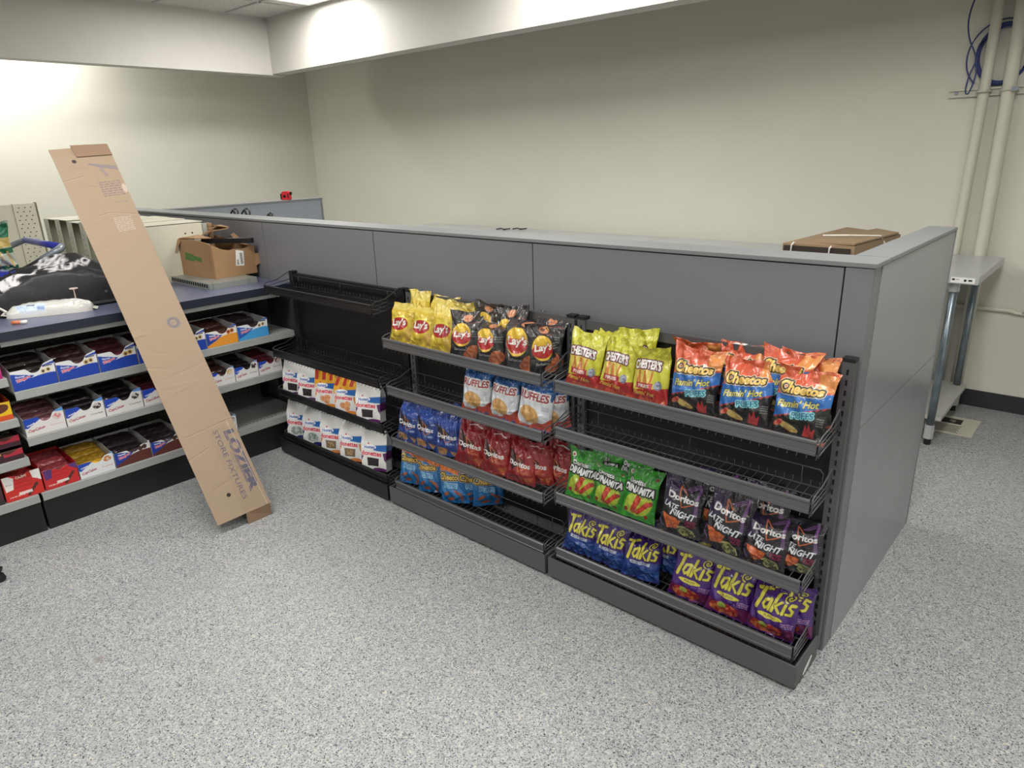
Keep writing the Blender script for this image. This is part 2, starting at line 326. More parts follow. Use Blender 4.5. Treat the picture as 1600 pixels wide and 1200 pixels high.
def art_fries(a):
    for k in range(9): a.line([(.1 + k * .14, 1.3), (-.1 + k * .14, 1.05), (.0 + k * .14, .8)], .008, (120, 116, 24), .8)
    a.put(a.Y < .3 + .1 * a.X, (186, 30, 34)); a.mottle(a.Y < .16, (190, 48, 34), (214, 92, 56), .05); a.put(a.emask(.34, .62, .3, .2), (232, 206, 92), .9)
    for x, r in ((.16, .2), (.26, -.1), (.36, .1), (.46, -.2), (.54, .15)): a.line([(x, .44), (x + r * .4, .72)], .05, (214, 120, 40)); 
    a.text("CHESTER'S", .42, .84, .2, (248, 244, 240), width=.78, bold=.04, arc=.05, outline=[(.03, (110, 30, 60)), ])
    a.put(a.pmask([(.12, .34), (.62, .34), (.64, .48), (.12, .48)]), (196, 52, 66)); a.text('FRIES', .38, .41, .075, (240, 236, 220), width=.34, bold=.03)
    a.text("Flamin' Hot", .38, .25, .1, (232, 200, 70), width=.6, bold=.02, shear=.3, rot=-.05); a.mottle(a.emask(.76, .44, .1, .1), (170, 176, 190), (110, 110, 140), .03)
def takis(a, cx, cy, wd):
    y = (238, 226, 62); L = lambda pts, t=.075: (a.line([(cx + (p[0] + .16 * p[1]) * wd, cy + p[1] * wd) for p in pts], (t + .03) * wd, (44, 20, 66)), a.line([(cx + (p[0] + .16 * p[1]) * wd, cy + p[1] * wd) for p in pts], t * wd, y))
    L([(-.5, .25), (-.22, .31)]); L([(-.36, .28), (-.40, -.25)], .085)
    L([(-.13, .1), (-.24, .06), (-.27, -.1), (-.2, -.18), (-.12, -.08), (-.11, .1), (-.1, -.18)], .065)
    L([(.0, .26), (-.02, -.18)], .075); L([(.14, .1), (.02, -.02), (.16, -.18)], .065); L([(.25, .06), (.24, -.18)], .075)
    L([(.48, .07), (.38, .1), (.36, .02), (.46, -.05), (.44, -.16), (.33, -.17)], .062)
    t = np.linspace(0, 11, 26); L([(.28 + .012 * q * math.cos(q), .24 + .010 * q * math.sin(q)) for q in t], .026)
def art_takis_blue(a):
    a.put(a.Y < .52, (34, 68, 150)); a.mottle((a.Y < .34), (34, 68, 150), (52, 100, 180), .07); takis(a, .5, .76, .86)
    a.put(a.pmask([(.2, .44), (.74, .44), (.74, .52), (.2, .52)]), (198, 206, 226)); a.text('BLUE HEAT', .47, .48, .05, (30, 40, 90), width=.42, bold=.02)
    for x, y in ((.3, .2), (.6, .12), (.74, .26)): a.line([(x - .1, y), (x, y + .06), (x + .08, y - .05)], .02, (120, 160, 220), .7)
def art_takis_purple(a):
    a.put(a.Y < .3, (108, 30, 84)); a.mottle(a.emask(.42, .17, .34, .14), (186, 52, 50), (222, 130, 70), .05); a.ell(.36, .24, .1, .07, (188, 206, 84)); takis(a, .5, .78, .86)
    a.ell(.46, .48, .27, .055, (238, 226, 62)); a.text('FUEGO', .46, .48, .05, (60, 30, 80), width=.26, bold=.02); a.fine(.7, .95, .32, .44, 3, (210, 160, 200), .7)
BAG = dict(
    lays=((228, 196, 38), art_lays, 1.33, 1, (235, 225, 190)), bbq=((44, 42, 44), art_bbq, 1.33, 2, (60, 50, 50)), ruffles=((34, 92, 160), art_ruffles, 1.33, 3, (50, 100, 160)),
    dorblue=((28, 64, 148), art_dorblue, 1.33, 4, (40, 80, 170)), dorred=((150, 24, 36), art_dorred, 1.33, 5, (150, 40, 40)), dina=((50, 150, 44), art_dina, 1.33, 6, (60, 140, 50)),
    night=((30, 26, 36), art_night, 1.33, 7, (40, 34, 50)), puffs=((22, 116, 186), art_puffs, 1.33, 8, (30, 110, 170)), fhpuffs=((214, 84, 40), art_fhpuffs, 1.25, 9, (200, 90, 50)),
    fries=((210, 206, 34), art_fries, 1.33, 10, (190, 180, 40)), tblue=((62, 34, 116), art_takis_blue, 1.25, 11, (60, 40, 120)), tpurple=((76, 30, 128), art_takis_purple, 1.25, 12, (80, 40, 130)))
FILM = artmat('printed_foil_film', 0.25, coat=0.6, bump=0.4, bscale=45, dist=0.006)
FILM_D = artmat('printed_foil_film_dark', 0.2, coat=0.7, bump=0.4, bscale=40, dist=0.006)
NXB, NYB = 104, 136
def bag_mesh(key, seed, fold=0.0, puff=1.0):
    bg, fn, HH, sd, sealc = BAG[key]
    art = Art(1, HH, NXB, NYB, bg, sd); fn(art)
    art.put((art.Y > HH - .055) | (art.Y < .035), sealc, .55)
    rng = np.random.default_rng(seed * 17 + sd)
    W, H = 1.0, HH
    ncr = [(rng.uniform(0, math.pi), rng.uniform(-.5, .5), rng.uniform(.75, 1.2) * HH * (1 if rng.random() < .75 else .2), rng.uniform(.012, .034) * rng.choice([-1, 1]), rng.uniform(.03, .085), rng.uniform(.15, .4)) for _ in range(16)]
    sn = [(rng.uniform(2, 6), rng.uniform(2, 6), rng.uniform(0, 6.28), rng.uniform(.003, .009)) for _ in range(8)]
    pk = [(rng.integers(4, 11), rng.uniform(0, 6.28), rng.uniform(.4, 1)) for _ in range(3)]
    ear = (rng.uniform(-.03, .07), rng.uniform(-.03, .07), rng.uniform(0, 6), rng.uniform(-.09, .09), rng.uniform(-.09, .09)); tw = rng.uniform(-.05, .05); lob = rng.uniform(-.18, .18)
    wp_ = rng.random((34, 2)) * [2, 1] - [1, 0]; wa_ = .18 + .10 * rng.random()
    def surf(u, v, side):
        sv = np.clip((v - .04) / .26, 0, 1); sv = sv * sv * (3 - 2 * sv); tv = np.clip((.95 - v) / .34, 0, 1); tv = tv * tv * (3 - 2 * tv)
        bul = sv ** .7 * tv ** .8
        edge = np.clip(1 - np.abs(u) ** 2.6, 0, 1) ** .62
        th = .145 * puff * bul * edge
        mid = tw * u * v
        y = np.zeros_like(u)
        for th_, c, vc, a_, s_, wv in ncr:
            d = (u * .5) * math.cos(th_) + (v * HH - vc) * math.sin(th_) - c * .4
            y += a_ * np.exp(-np.abs(d) / s_) * np.exp(-((v * HH - vc) / wv) ** 2)
        dd = np.sqrt(np.min([((u - a_) * .5) ** 2 + ((v - b_) * HH) ** 2 for a_, b_ in wp_], 0)); y += (dd - .08) * wa_ * (.45 + .9 * np.clip((v - .55) / .3, 0, 1) + .6 * np.clip((.15 - v) / .15, 0, 1))
        for fx, fy, ph, a_ in sn: y += a_ * np.sin(fx * u * 3 + fy * v * 4 + ph)
        for n, ph, a_ in pk:
            y += .020 * a_ * np.sin(n * u * 1.6 + ph) * (np.exp(-((v - .9) / .09) ** 2) + .7 * np.exp(-((v - .08) / .06) ** 2))
        fade = np.clip((1 - np.abs(u)) / .12, 0, 1); y = y * (.35 + .65 * fade)
        wid = 1 - .09 * bul - .02 * np.sin(v * 9 + tw * 60)
        X = u * .5 * wid + lob * .06 * np.sin(v * 3)
        Y = mid + y + (-th if side == 0 else th * .9)
        Z = v * HH * (1 - .012 * np.cos(u * 3)) + .02 * u * np.sin(tw * 80) * v
        er = (np.clip(v - .82, 0, 1) / .18) ** 2; Z = Z + er * (ear[0] * np.clip(u, 0, 1) ** 3 + ear[1] * np.clip(-u, 0, 1) ** 3 + .012 * np.sin(u * 7 + ear[2])); Y = Y + er * (ear[3] * np.clip(u, 0, 1) ** 2 + ear[4] * np.clip(-u, 0, 1) ** 2); X = X + er * .03 * u ** 3
        if fold:
            t = np.clip(v - .74, 0, 1); Y = Y + fold * t * 1.3 * HH; Z = Z - abs(fold) * t * .55 * HH
        return np.stack([X, Y, Z], -1).reshape(-1, 3)
    u, v = np.meshgrid(np.linspace(-1, 1, NXB), np.linspace(0, 1, NYB)); F1 = surf(u, v, 0)
    bx, by = 36, 44; ub, vb = np.meshgrid(np.linspace(-1, 1, bx), np.linspace(0, 1, by)); F2 = surf(ub, vb, 1)
    c1 = art.grid().reshape(-1, 3); c1 = (c1 * .93 + c1.mean(1, keepdims=True) * .07) * .80; c2 = np.tile(np.array(lin(bg)) * .72, (bx * by, 1))
    V = np.concatenate([F1, F2]); dark = key in ('bbq', 'night')
    return mesh_np('chip_bag', V, [grid_faces(NXB, NYB), grid_faces(bx, by, NXB * NYB, True)], np.concatenate([c1, c2]), [FILM_D if dark else FILM])
BM = {}
def bag(key, var, x, y, z, wd, yaw, lean, label, group, fold=0.0, hs=1.0, roll=0.0):
    k = (key, var)
    if k not in BM:
        BM[k] = bag_mesh(key, var * 7 + 3, FOLDS[var % 5], .92 + .05 * (var % 4))
    o = bpy.data.objects.new('chip_bag', BM[k]); COL.objects.link(o)
    jr = random.Random(hash((round(x, 3), round(z, 3), round(y, 3))) & 0xffff); roll += jr.uniform(-3, 3); yaw += jr.uniform(-4, 4); lean += jr.uniform(-3, 4); hs *= jr.uniform(.97, 1.03)
    o.location = (x, y, z); o.scale = (wd, wd, wd * hs); o.rotation_euler = (math.radians(-lean), math.radians(roll), math.radians(yaw))
    return tag(o, label, 'chip bag', group)
FOLDS = [0.0, 0.45, -0.45, 0.8, 0.2]

# ------------------------------------------------------------------ room
wallm = mat('cream_wall_paint', (210, 208, 196), 0.62, bump=0.05, bscale=120, vary=0.02, vscale=2)
beamm = mat('bulkhead_paint', (198, 195, 189), 0.65, bump=0.05, bscale=120)
XL, XR, YB, YF = -6.75, 3.6, 2.78, -5.6
o = MB().box((XL - .1, YF - .1, -.06), (XR + .1, YB + .1, 0)).build('floor', floor_mat()); struct(o)
struct(MB().box((XL - .1, YB, 0), (XR + .1, YB + .1, 3.0)).build('wall_back', wallm))
struct(MB().box((XL - .1, YF, 0), (XL, YB, 3.0)).build('wall_left', wallm))
struct(MB().box((XR, YF, 0), (XR + .1, YB, 3.0)).build('wall_right', wallm))
struct(MB().box((XL - .1, YF - .1, 0), (XR + .1, YF, 3.0)).build('wall_front', wallm))
struct(MB().box((XL - .1, YF - .1, CEIL), (XR + .1, YB + .1, CEIL + .08)).build('ceiling', tile_mat()))
g = MB()
x = -5.71 + .6
while x < XR: g.box((x - .012, YF, CEIL - .008), (x + .012, 1.70, CEIL + .001)); x += .61
y = 1.36
while y > YF: g.box((-5.66, y - .012, CEIL - .008), (XR, y + .012, CEIL + .001)); y -= 1.22 / 2
struct(g.build('trim_1', mat('ceiling_grid_metal', (176, 175, 170), .5)))
# dropped bulkheads
struct(MB().prism([(-5.71, 2.275), (-5.71, CEIL + .02), (-5.85, CEIL + .02), (-5.85, 2.275)], 'y', YF, 1.89).build('wall_bulkhead_left', beamm))
struct(MB().prism([(1.75, 2.285), (1.75, CEIL + .02), (1.89, CEIL + .02), (1.89, 2.285)], 'x', -5.71, XR).build('wall_bulkhead_back', beamm))
struct(MB().box((-3.9, YB - .012, 0), (XR, YB - .0005, .1)).build('baseboard_back', mat('black_rubber_baseboard', (44, 45, 52), .5)))
# ceiling lights
fr_m = mat('white_lamp_frame', (225, 225, 220), .4); df_m = mat('lamp_diffuser', (255, 255, 250), .6, emit=4.5)
def troffer(x, y, sx, sy, wt, z=CEIL, label=''):
    t = empty('ceiling_light', (x, y, z)); tag(t, label, 'ceiling light', 'recessed ceiling lights')
    f = MB(); f.box((-sx / 2, -sy / 2, -.02), (-sx / 2 + .03, sy / 2, -.001)); f.box((sx / 2 - .03, -sy / 2, -.02), (sx / 2, sy / 2, -.001)); f.box((-sx / 2 + .03, -sy / 2, -.02), (sx / 2 - .03, -sy / 2 + .03, -.001)); f.box((-sx / 2 + .03, sy / 2 - .03, -.02), (sx / 2 - .03, sy / 2, -.001))
    f.build('frame', fr_m, t); MB().box((-sx / 2 + .03, -sy / 2 + .03, -.012), (sx / 2 - .03, sy / 2 - .03, -.002)).build('diffuser', df_m, t)
    area_lamp('lamp', 0, 0, -.03, sx - .08, sy - .08, wt, t)
for i, (x, y) in enumerate(TROFFERS):
    troffer(x, y, .6, 1.2, LAMP_W, label='white rectangular ceiling light by the bulkhead corner' if i == 0 else 'white rectangular ceiling light out of the frame overhead')
for x, y, wt in BACK_TROFFERS:
    troffer(x, y, .4, 1.6, wt, label='ceiling light hidden behind the left bulkhead, washing the wall')

# ------------------------------------------------------------------ grey partition
gm = mat('grey_panel_laminate', (118, 118, 123), .38, bump=.06, bscale=300, vary=.03, vscale=3)
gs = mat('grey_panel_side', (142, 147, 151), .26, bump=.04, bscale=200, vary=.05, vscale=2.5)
capm = mat('grey_cap_trim', (122, 124, 126), .38)
dk = mat('dark_seam', (30, 30, 32), .7)
PT = 1.214
p = tag(empty('low_partition', (0, 0, 0)), 'long grey low partition wall with wrap-around end panel, behind the chip shelves', 'partition')
MB().box((-5.6, .008, .0), (-.075, .125, PT)).build('core', dk, p)
seams = [-5.6, -4.13, -3.10, -2.119, -1.165, -.07]
for a, b in zip(seams[:-1], seams[1:]):
    MB().box((a + .002, 0, .02), (b - .002, .02, PT - .004)).build('panel', gm, p, bevel=.0008)
MB().box((-.068, 0, 0), (.004, .07, PT - .002)).build('corner_post', gm, p, bevel=.0008)
MB().box((-.084, .0705, 0), (.0, 1.018, PT - .002)).build('end_core', dk, p)
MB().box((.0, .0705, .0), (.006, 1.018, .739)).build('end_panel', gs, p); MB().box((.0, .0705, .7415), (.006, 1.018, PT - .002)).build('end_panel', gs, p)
MB().box((-5.6, -.004, PT), (.009, .14, 1.226)).build('cap', capm, p, bevel=.0015)
MB().box((-.088, .1405, PT), (.009, 1.026, 1.226)).build('cap', capm, p, bevel=.0015)
MB().box((-.09, 1.018, 0), (.008, 1.024, PT)).build('end_trim', capm, p)
r = tag(empty('return_partition', (-4.65, 0, 0)), 'grey return panel running back from the partition, under the red tape measure', 'partition')
MB().box((-.045, .145, 0), (.045, 1.38, PT)).build('panel', mat('blue_grey_panel', (146, 152, 160), .35), r)
MB().box((-.05, .142, PT), (.05, 1.4, 1.228)).build('cap', capm, r); MB().box((-.05, 1.381, 0), (.05, 1.395, PT)).build('end_trim', capm, r)
# thin dark sheet at the inner corner
tag(MB().box((-3.12, -.022, .0), (-2.80, -.003, .86)).build('corner_sheet', mat('charcoal_sheet', (48, 48, 52), .5)), 'dark charcoal sheet at the inner corner between the two shelf runs', 'panel')

# ------------------------------------------------------------------ wire shelving units (A black, B and C charcoal)
def unit(x0, wd, col, dkcol, shelves, label, back=(11, 11, 12)):
    cm = mat('powder_coat_%d' % col[0], col, .42, bump=.05, bscale=400); wm = mat('wire_%d' % dkcol[0], dkcol, .38, metal=.3)
    bk = mat('black_back_panel', back, .5); rl = mat('rail_%d' % col[1], tuple(int(c * 1.08) for c in col), .35)
    t = tag(empty('wire_shelf_unit', (x0, 0, 0)), label, 'shelf unit', 'wire shelf units along the partition')
    for x in (0.0, wd - .032):
        pm = MB().box((x, -.05, .03), (x + .032, -.022, .967)).build('post', cm, t)
        MB().box((x - .001, -.052, .967), (x + .033, -.02, .977)).build('post_cap', bk, pm)
        s = MB()
        for k in range(28):
            z = .12 + k * .03
            s.box((x + .013, -.0508, z), (x + .019, -.0499, z + .016))
        s.build('slots', bk, pm)
    MB().box((.032, -.034, .10), (wd - .032, -.026, .935)).build('back_panel', bk, t)
    MB().box((.032, -.045, .932), (wd - .032, -.022, .966)).build('top_rail', cm, t, bevel=.001)
    MB().box((.0, -.235, .012), (wd, -.228, .088)).build('kick_plate', cm, t, bevel=.001)
    for x in (0, wd - .006): MB().box((x, -.2275, .012), (x + .006, -.053, .088)).build('base_side', cm, t)
    MB().box((.007, -.227, .06), (wd - .007, -.053, .066)).build('base_deck', bk, t)
    for x in (.05, wd - .05):
        for y in (-.2, -.08): MB().tube([(x, y, 0), (x, y, .0595)], .014, 8).build('foot', bk, t)
    for (zf, rt) in shelves:           # zf floor height at the front, rt rear rise
        sh = MB(); yf = -.205; yb = -.06; lx, rx = .022, wd - .022; zb = zf + rt
        n = 34
        for i in range(n + 1):
            x = lx + (rx - lx) * i / n
            sh.tube([(x, yf - .008, zf - .016), (x, yf, zf - .004), (x, yb, zb - .004), (x, yb, zb + .012)], .0013, 4)
        for yy in (.02, .35, .65, 1.): sh.tube([(lx, yf + (yb - yf) * yy, zf + (zb - zf) * yy - .007), (rx, yf + (yb - yf) * yy, zf + (zb - zf) * yy - .007)], .0022, 4)
        so = sh.build('wire_shelf', wm, t, smooth=True)
        # price rail: extruded channel with ridges
        pr = [(-.212, zf - .006), (-.216, zf - .004), (-.2165, zf + .004), (-.213, zf + .006), (-.213, zf + .026), (-.2165, zf + .029), (-.2165, zf + .035), (-.212, zf + .038), (-.208, zf + .037), (-.208, zf - .006)]
        MB().prism(pr, 'x', lx + .003, rx - .003).build('price_rail', rl, so)
        fb = MB(); zt = zb + .05
        fb.tube([(lx + .02, yb, zb), (lx + .02, yb, zt - .01), (lx + .03, yb, zt), (rx - .03, yb, zt), (rx - .02, yb, zt - .01), (rx - .02, yb, zb)], .002, 5)
        for k in (.09, .5, .91): fb.tube([(lx + (rx - lx) * k, yb, zb), (lx + (rx - lx) * k, yb, zt)], .0017, 5)
        fb.build('back_fence', wm, so, smooth=True)
        for sx in (lx - .004, rx + .004):
            sd = MB()
            sd.tube([(sx, yf - .006, zf - .01), (sx, yf - .006, zf + .038), (sx, yf + .012, zf + .046), (sx, yf + .07, zf + .052), (sx, yb - .01, zb + .066), (sx, yb, zb + .05), (sx, yb, zb - .01)], .0024, 5)
            sd.tube([(sx, yf - .006, zf - .006), (sx, yb, zb - .008)], .0022, 5)
            sd.tube([(sx, yf - .006, zf + .012), (sx, yb, zb + .012)], .0018, 5); sd.tube([(sx, yf - .004, zf + .026), (sx, yb, zb + .03)], .0018, 5)
            sd.build('side_fence', wm, so, smooth=True)
    return t
CH = (82, 82, 84)
uc = unit(-.922, .922, CH, (88, 88, 90), [(.75, .02), (.578, .012), (.322, .015), (.094, .01)], 'charcoal wire shelf unit nearest the partition end, rightmost of three')
ub = unit(-1.858, .922, CH, (84, 84, 86), [(.757, .02), (.542, .012), (.296, .015), (.080, .01)], 'charcoal wire shelf unit in the middle of the partition run')
ua = unit(-2.80, .928, (26, 26, 28), (44, 44, 46), [(.893, .015), (.556, .012), (.338, .012), (.085, .01)], 'black wire shelf unit at the inner corner, leftmost of three')
MB().box((.565, -.0468, .966), (.615, -.0305, .9675)).build('paper_sticker', mat('white_paper', (225, 225, 220), .6), uc)['label'] = 'small white sticker on the top rail'
MB().prism([(-.165, .018), (-.15, .03), (-.1, .048), (-.095, .042), (-.12, .02), (-.16, .013)], 'x', .9222, .923).build('paper_sticker', MC['white_paper'], uc)
# ------------------------------------------------------------------ chip bags
def row(key, xs, y, z, wd, yaws, noun, where, grp, lean=12, vs=(0, 1, 2), hs=1.0, rolls=None, ordn=None):
    n = len(xs); O = ordn or {2: ['left of two', 'right of two'], 3: ['leftmost of three', 'middle of three', 'rightmost of three'], 4: ['leftmost of four', 'second of four', 'third of four', 'rightmost of four']}[n]
    for i, x in enumerate(xs):
        bag(key, vs[i % len(vs)] + (i if lean >= 10 else 0), x, y if not isinstance(y, (list, tuple)) else y[i], z if not isinstance(z, (list, tuple)) else z[i], wd if not isinstance(wd, (list, tuple)) else wd[i], yaws[i % len(yaws)], lean,
            f'{noun}, {O[i]} {where}', grp, hs=hs, roll=(rolls[i] if rolls else 0))
FR, BK = -.150, -.088
# unit C
row('fries', [-.828, -.700, -.566], FR, .752, .136, [6, 4, 3], "yellow bag of red-banded hot fries", 'front row, right unit, top shelf', 'hot fries bags', vs=(0, 4, 0), hs=1.08, rolls=[4, 1, -1])
row('fries', [-.790, -.650], BK, .775, .14, [-4, 6], "yellow hot fries bag mostly hidden", 'behind the front row', 'hot fries bags', vs=(1, 5), hs=1.08, lean=8)
row('fhpuffs', [-.420, -.260, -.104], FR, .752, .160, [5, 8, 2], 'orange, blue and black puffs bag', 'front row, right unit, top shelf', 'orange and black puffs bags', vs=(0, 4, 8), lean=14)
row('fhpuffs', [-.44, -.30, -.17, -.112], [BK, BK, BK, BK + .012], [.778, .785, .795, .772], .16, [-4, 5, -6, 3], 'orange-topped puffs bag', 'back row, right unit', 'orange and black puffs bags', vs=(2, 4, 1, 0), lean=8)
row('dina', [-.834, -.716, -.596], FR, .324, .134, [8, 4, 4], 'bright green rolled chip bag with yellow burst', 'front row, right unit', 'green chip bags', vs=(0, 1, 2), hs=1.02)
row('dina', [-.77, -.655], BK, .355, .134, [0, -5], 'green chip bag peeking out', 'behind the green front row', 'green chip bags', vs=(4, 1), lean=8)
row('night', [-.440, -.292, -.158, -.068], [FR, FR, FR - .005, FR + .03], .324, [.15, .15, .135, .13], [5, -4, 8, 6], 'black and purple chip bag with orange chip', 'front row', 'black and purple chip bags', vs=(0, 4, 1, 0), hs=1.02, rolls=[0, 4, 2, 0])
row('night', [-.34, -.19], BK, .36, .15, [3, -4], 'black and purple chip bag', 'back row', 'black and purple chip bags', vs=(1, 4), lean=8)
row('tblue', [-.842, -.708, -.576], FR, .094, .142, [10, 6, 12], 'purple and blue rolled chip bag with yellow lettering', 'front row, bottom shelf', 'purple and blue rolled chip bags', vs=(0, 4, 1), rolls=[6, 2, 4])
row('tblue', [-.79, -.65, -.53], BK + .005, .115, .142, [0, 5, 2], 'purple and blue rolled chip bag', 'back row, bottom shelf', 'purple and blue rolled chip bags', vs=(4, 1, 0), lean=8)
row('tpurple', [-.392, -.256, -.118], FR, .094, .148, [6, 4, 2], 'deep purple rolled chip bag with yellow oval', 'front row, bottom shelf', 'purple rolled chip bags', vs=(0, 4, 1), rolls=[8, 5, 4])
row('tpurple', [-.35, -.2, -.075], [BK, BK, BK - .02], [.115, .115, .105], .146, [0, 5, -3], 'deep purple rolled chip bag', 'back row, bottom shelf', 'purple rolled chip bags', vs=(4, 0, 2), lean=8)
# unit B
row('lays', [-1.778, -1.652, -1.522], FR, .76, .145, [16, 12, 10], 'yellow potato chip bag with red oval', 'front row', 'yellow potato chip bags', vs=(1, 0, 2), hs=1.02)
row('lays', [-1.74, -1.60, -1.47], BK, .79, .145, [-5, 8, -8], 'yellow potato chip bag', 'back row', 'yellow potato chip bags', vs=(0, 1, 2), lean=6)
row('bbq', [-1.392, -1.256, -1.098], FR, .76, [.145, .142, .17], [22, 16, 14], 'black potato chip bag with sun logo', 'front row', 'black potato chip bags', vs=(0, 2, 1), hs=1.0)
row('bbq', [-1.33, -1.20, -1.04, -1.005], [BK, BK, BK, BK - .03], [.79, .79, .785, .765], [.15, .15, .145, .14], [-5, 6, 0, 62], 'black potato chip bag', 'behind the sun-logo front bags', 'black potato chip bags', vs=(2, 0, 1, 4), lean=6)
row('ruffles', [-1.350, -1.205, -1.055], FR, .545, [.14, .14, .155], [18, 8, 10], 'blue, white and red ridged chip bag', 'front row', 'ridged chip bags', vs=(1, 0, 4), hs=1.0)
bag('ruffles', 5, -1.00, BK - .012, .548, .14, 30, 8, 'ridged chip bag half hidden behind the rightmost blue and white bag', 'ridged chip bags')
row('dorblue', [-1.795, -1.668, -1.532], FR, .30, .138, [14, 10, 12], 'royal blue tortilla chip bag with white lettering', 'front row', 'blue tortilla chip bags', vs=(1, 0, 2), rolls=[3, 1, 0])
row('dorblue', [-1.75, -1.62, -1.49], BK, .325, .138, [-6, 5, -4], 'royal blue tortilla chip bag', 'back row', 'blue tortilla chip bags', vs=(2, 1, 0), lean=6)
row('dorred', [-1.405, -1.262, -1.125], FR, .30, [.145, .14, .138], [20, 8, 4], 'dark red tortilla chip bag with white lettering', 'front row', 'red tortilla chip bags', vs=(1, 0, 4), rolls=[6, 0, 0])
row('dorred', [-1.36, -1.2, -1.06, -.99], [BK, BK, FR + .035, BK], [.33, .325, .302, .302], .138, [0, 5, 14, 8], 'dark red tortilla chip bag', 'back row', 'red tortilla chip bags', vs=(0, 1, 2, 4), lean=8)
row('puffs', [-1.800, -1.665, -1.505], FR, .086, .145, [14, 10, 12], 'blue bag of puffs with orange top', 'front row', 'blue puffs bags', vs=(0, 1, 4), rolls=[-4, -5, -6])
row('puffs', [-1.44, -1.37], [BK - .01, BK + .01], .088, .145, [48, 40], 'blue bag of puffs turned sideways', 'behind the blue front bags', 'blue puffs bags', vs=(1, 0), lean=4)

# ------------------------------------------------------------------ gable-top doughnut bags on unit A
def art_donut(a, accent, win, topc, flag=(40, 104, 180)):
    if topc: a.put(a.Y > .72, topc[0]); a.put((a.Y > 1.0) & (np.abs((a.X * 3) % 1 - .3) < .22), topc[1])
    a.poly([(.45, .86), (1, .92), (1, .68), (.5, .7)], flag); a.poly([(0, .58), (.06, .66), (.1, .5), (.0, .3)], accent); a.poly([(1, .66), (.86, .62), (.92, .4), (1, .3)], accent)
    a.ell(.34, .80, .27, .085, (246, 246, 250), .05); a.text('Hostess', .34, .80, .12, (36, 84, 170), width=.42, bold=.03, shear=.1, rot=.04); a.ell(.3, .92, .03, .03, (210, 40, 50))
    a.text('donettes', .42, .59, .17, (206, 30, 52), width=.8, bold=.035, outline=[(.02, (236, 232, 238))])
    if win == 'dark': a.put(a.pmask([(.25, .16), (.68, .16), (.72, .44), (.22, .44)]), (44, 38, 42)); a.mottle(a.emask(.46, .3, .16, .1), (62, 54, 58), (36, 30, 34), .04)
    elif win == 'powder': a.mottle(a.emask(.45, .28, .26, .17), (186, 194, 194), (120, 134, 128), .06)
    elif win == 'crunch': a.put(a.pmask([(.25, .16), (.68, .16), (.72, .44), (.22, .44)]), (120, 104, 86)); a.mottle(a.emask(.46, .3, .17, .11), (166, 140, 100), (104, 84, 60), .05)
    else:
        for x, y in ((.38, .3), (.56, .22), (.6, .36)): a.mottle(a.emask(x, y, .14, .11), (222, 160, 110), (200, 130, 90), .05)
    a.ell(.75, .05, .3, .07, accent)
PAPER = artmat('printed_paper_bag', .5, bump=.25, bscale=30, dist=.006)
def donut_mesh(accent, win, topc, seed, crook=0.0):
    nx, ny = 84, 108; a = Art(1, 1.36, nx, ny, (222, 222, 220), seed); art_donut(a, accent, win, topc); rng = np.random.default_rng(seed)
    D = .36; vk = .66
    def mid(u, v): return .012 * np.sin(4 * u + 5 * v + seed) + .010 * np.sin(9 * u * v + seed * 2) + .006 * np.sin(13 * v + 4 * u)
    def surf(u, v, sgn):
        k = np.clip((v - vk) / (1 - vk), 0, 1); dep = D / 2 * (1 - k ** 1.15) + .012
        y = sgn * dep + mid(u, v) * (1 if sgn < 0 else .6) + sgn * .02 * np.sin(np.clip(v / vk, 0, 1) * math.pi) * (1 - u ** 2); y = y - crook * k * k * .2
        z = v * 1.36 - .02 * k * (u * 2 * rng.uniform(0, 0)) ; z = z + (.05 * np.abs(u) ** 3 - .03 * crook * u) * (k > .9)
        return np.stack([u * .5 * (1 - .02 * np.sin(v * 7)), y, z], -1).reshape(-1, 3)
    u, v = np.meshgrid(np.linspace(-1, 1, nx), np.linspace(0, 1, ny)); F1 = surf(u, v, -1); bx, by = 30, 40; u2, v2 = np.meshgrid(np.linspace(-1, 1, bx), np.linspace(0, 1, by)); F2 = surf(u2, v2, 1)
    V = [F1, F2]; F = [grid_faces(nx, ny), grid_faces(bx, by, nx * ny, True)]; C = [a.grid().reshape(-1, 3), np.tile(lin((214, 214, 214)), (bx * by, 1))]; off = nx * ny + bx * by
    for sx in (-1, 1):      # gusseted sides
        n = 24; t = np.linspace(0, 1, n); rows = []
        f = surf(np.full(n, sx * 1.0), t, -1); b = surf(np.full(n, sx * 1.0), t, 1); m = (f + b) / 2; m[:, 0] -= sx * .13 * np.clip((t - .35) / .65, 0, 1)
        G = np.stack([f, (f + m) / 2, m, (b + m) / 2, b], 1).reshape(-1, 3); V.append(G); F.append(grid_faces(5, n, off, sx < 0)); off += len(G)
        cc = np.tile(lin((206, 208, 212)), (n, 5, 1)).reshape(n, 5, 3); cc[(t > .28) & (t < .5)] = lin(accent); cc[(t > .5) & (t < .62)] = lin((90, 120, 180)); C.append(cc.reshape(-1, 3))
    return mesh_np('doughnut_bag', np.concatenate(V), F, np.concatenate(C), [PAPER])
DK = [((92, 40, 96), 'dark', None), ((40, 44, 110), 'powder', None), ((214, 130, 70), 'crunch', None), ((222, 130, 40), 'glazed', ((228, 166, 36), (190, 50, 36)))]
DM = {}
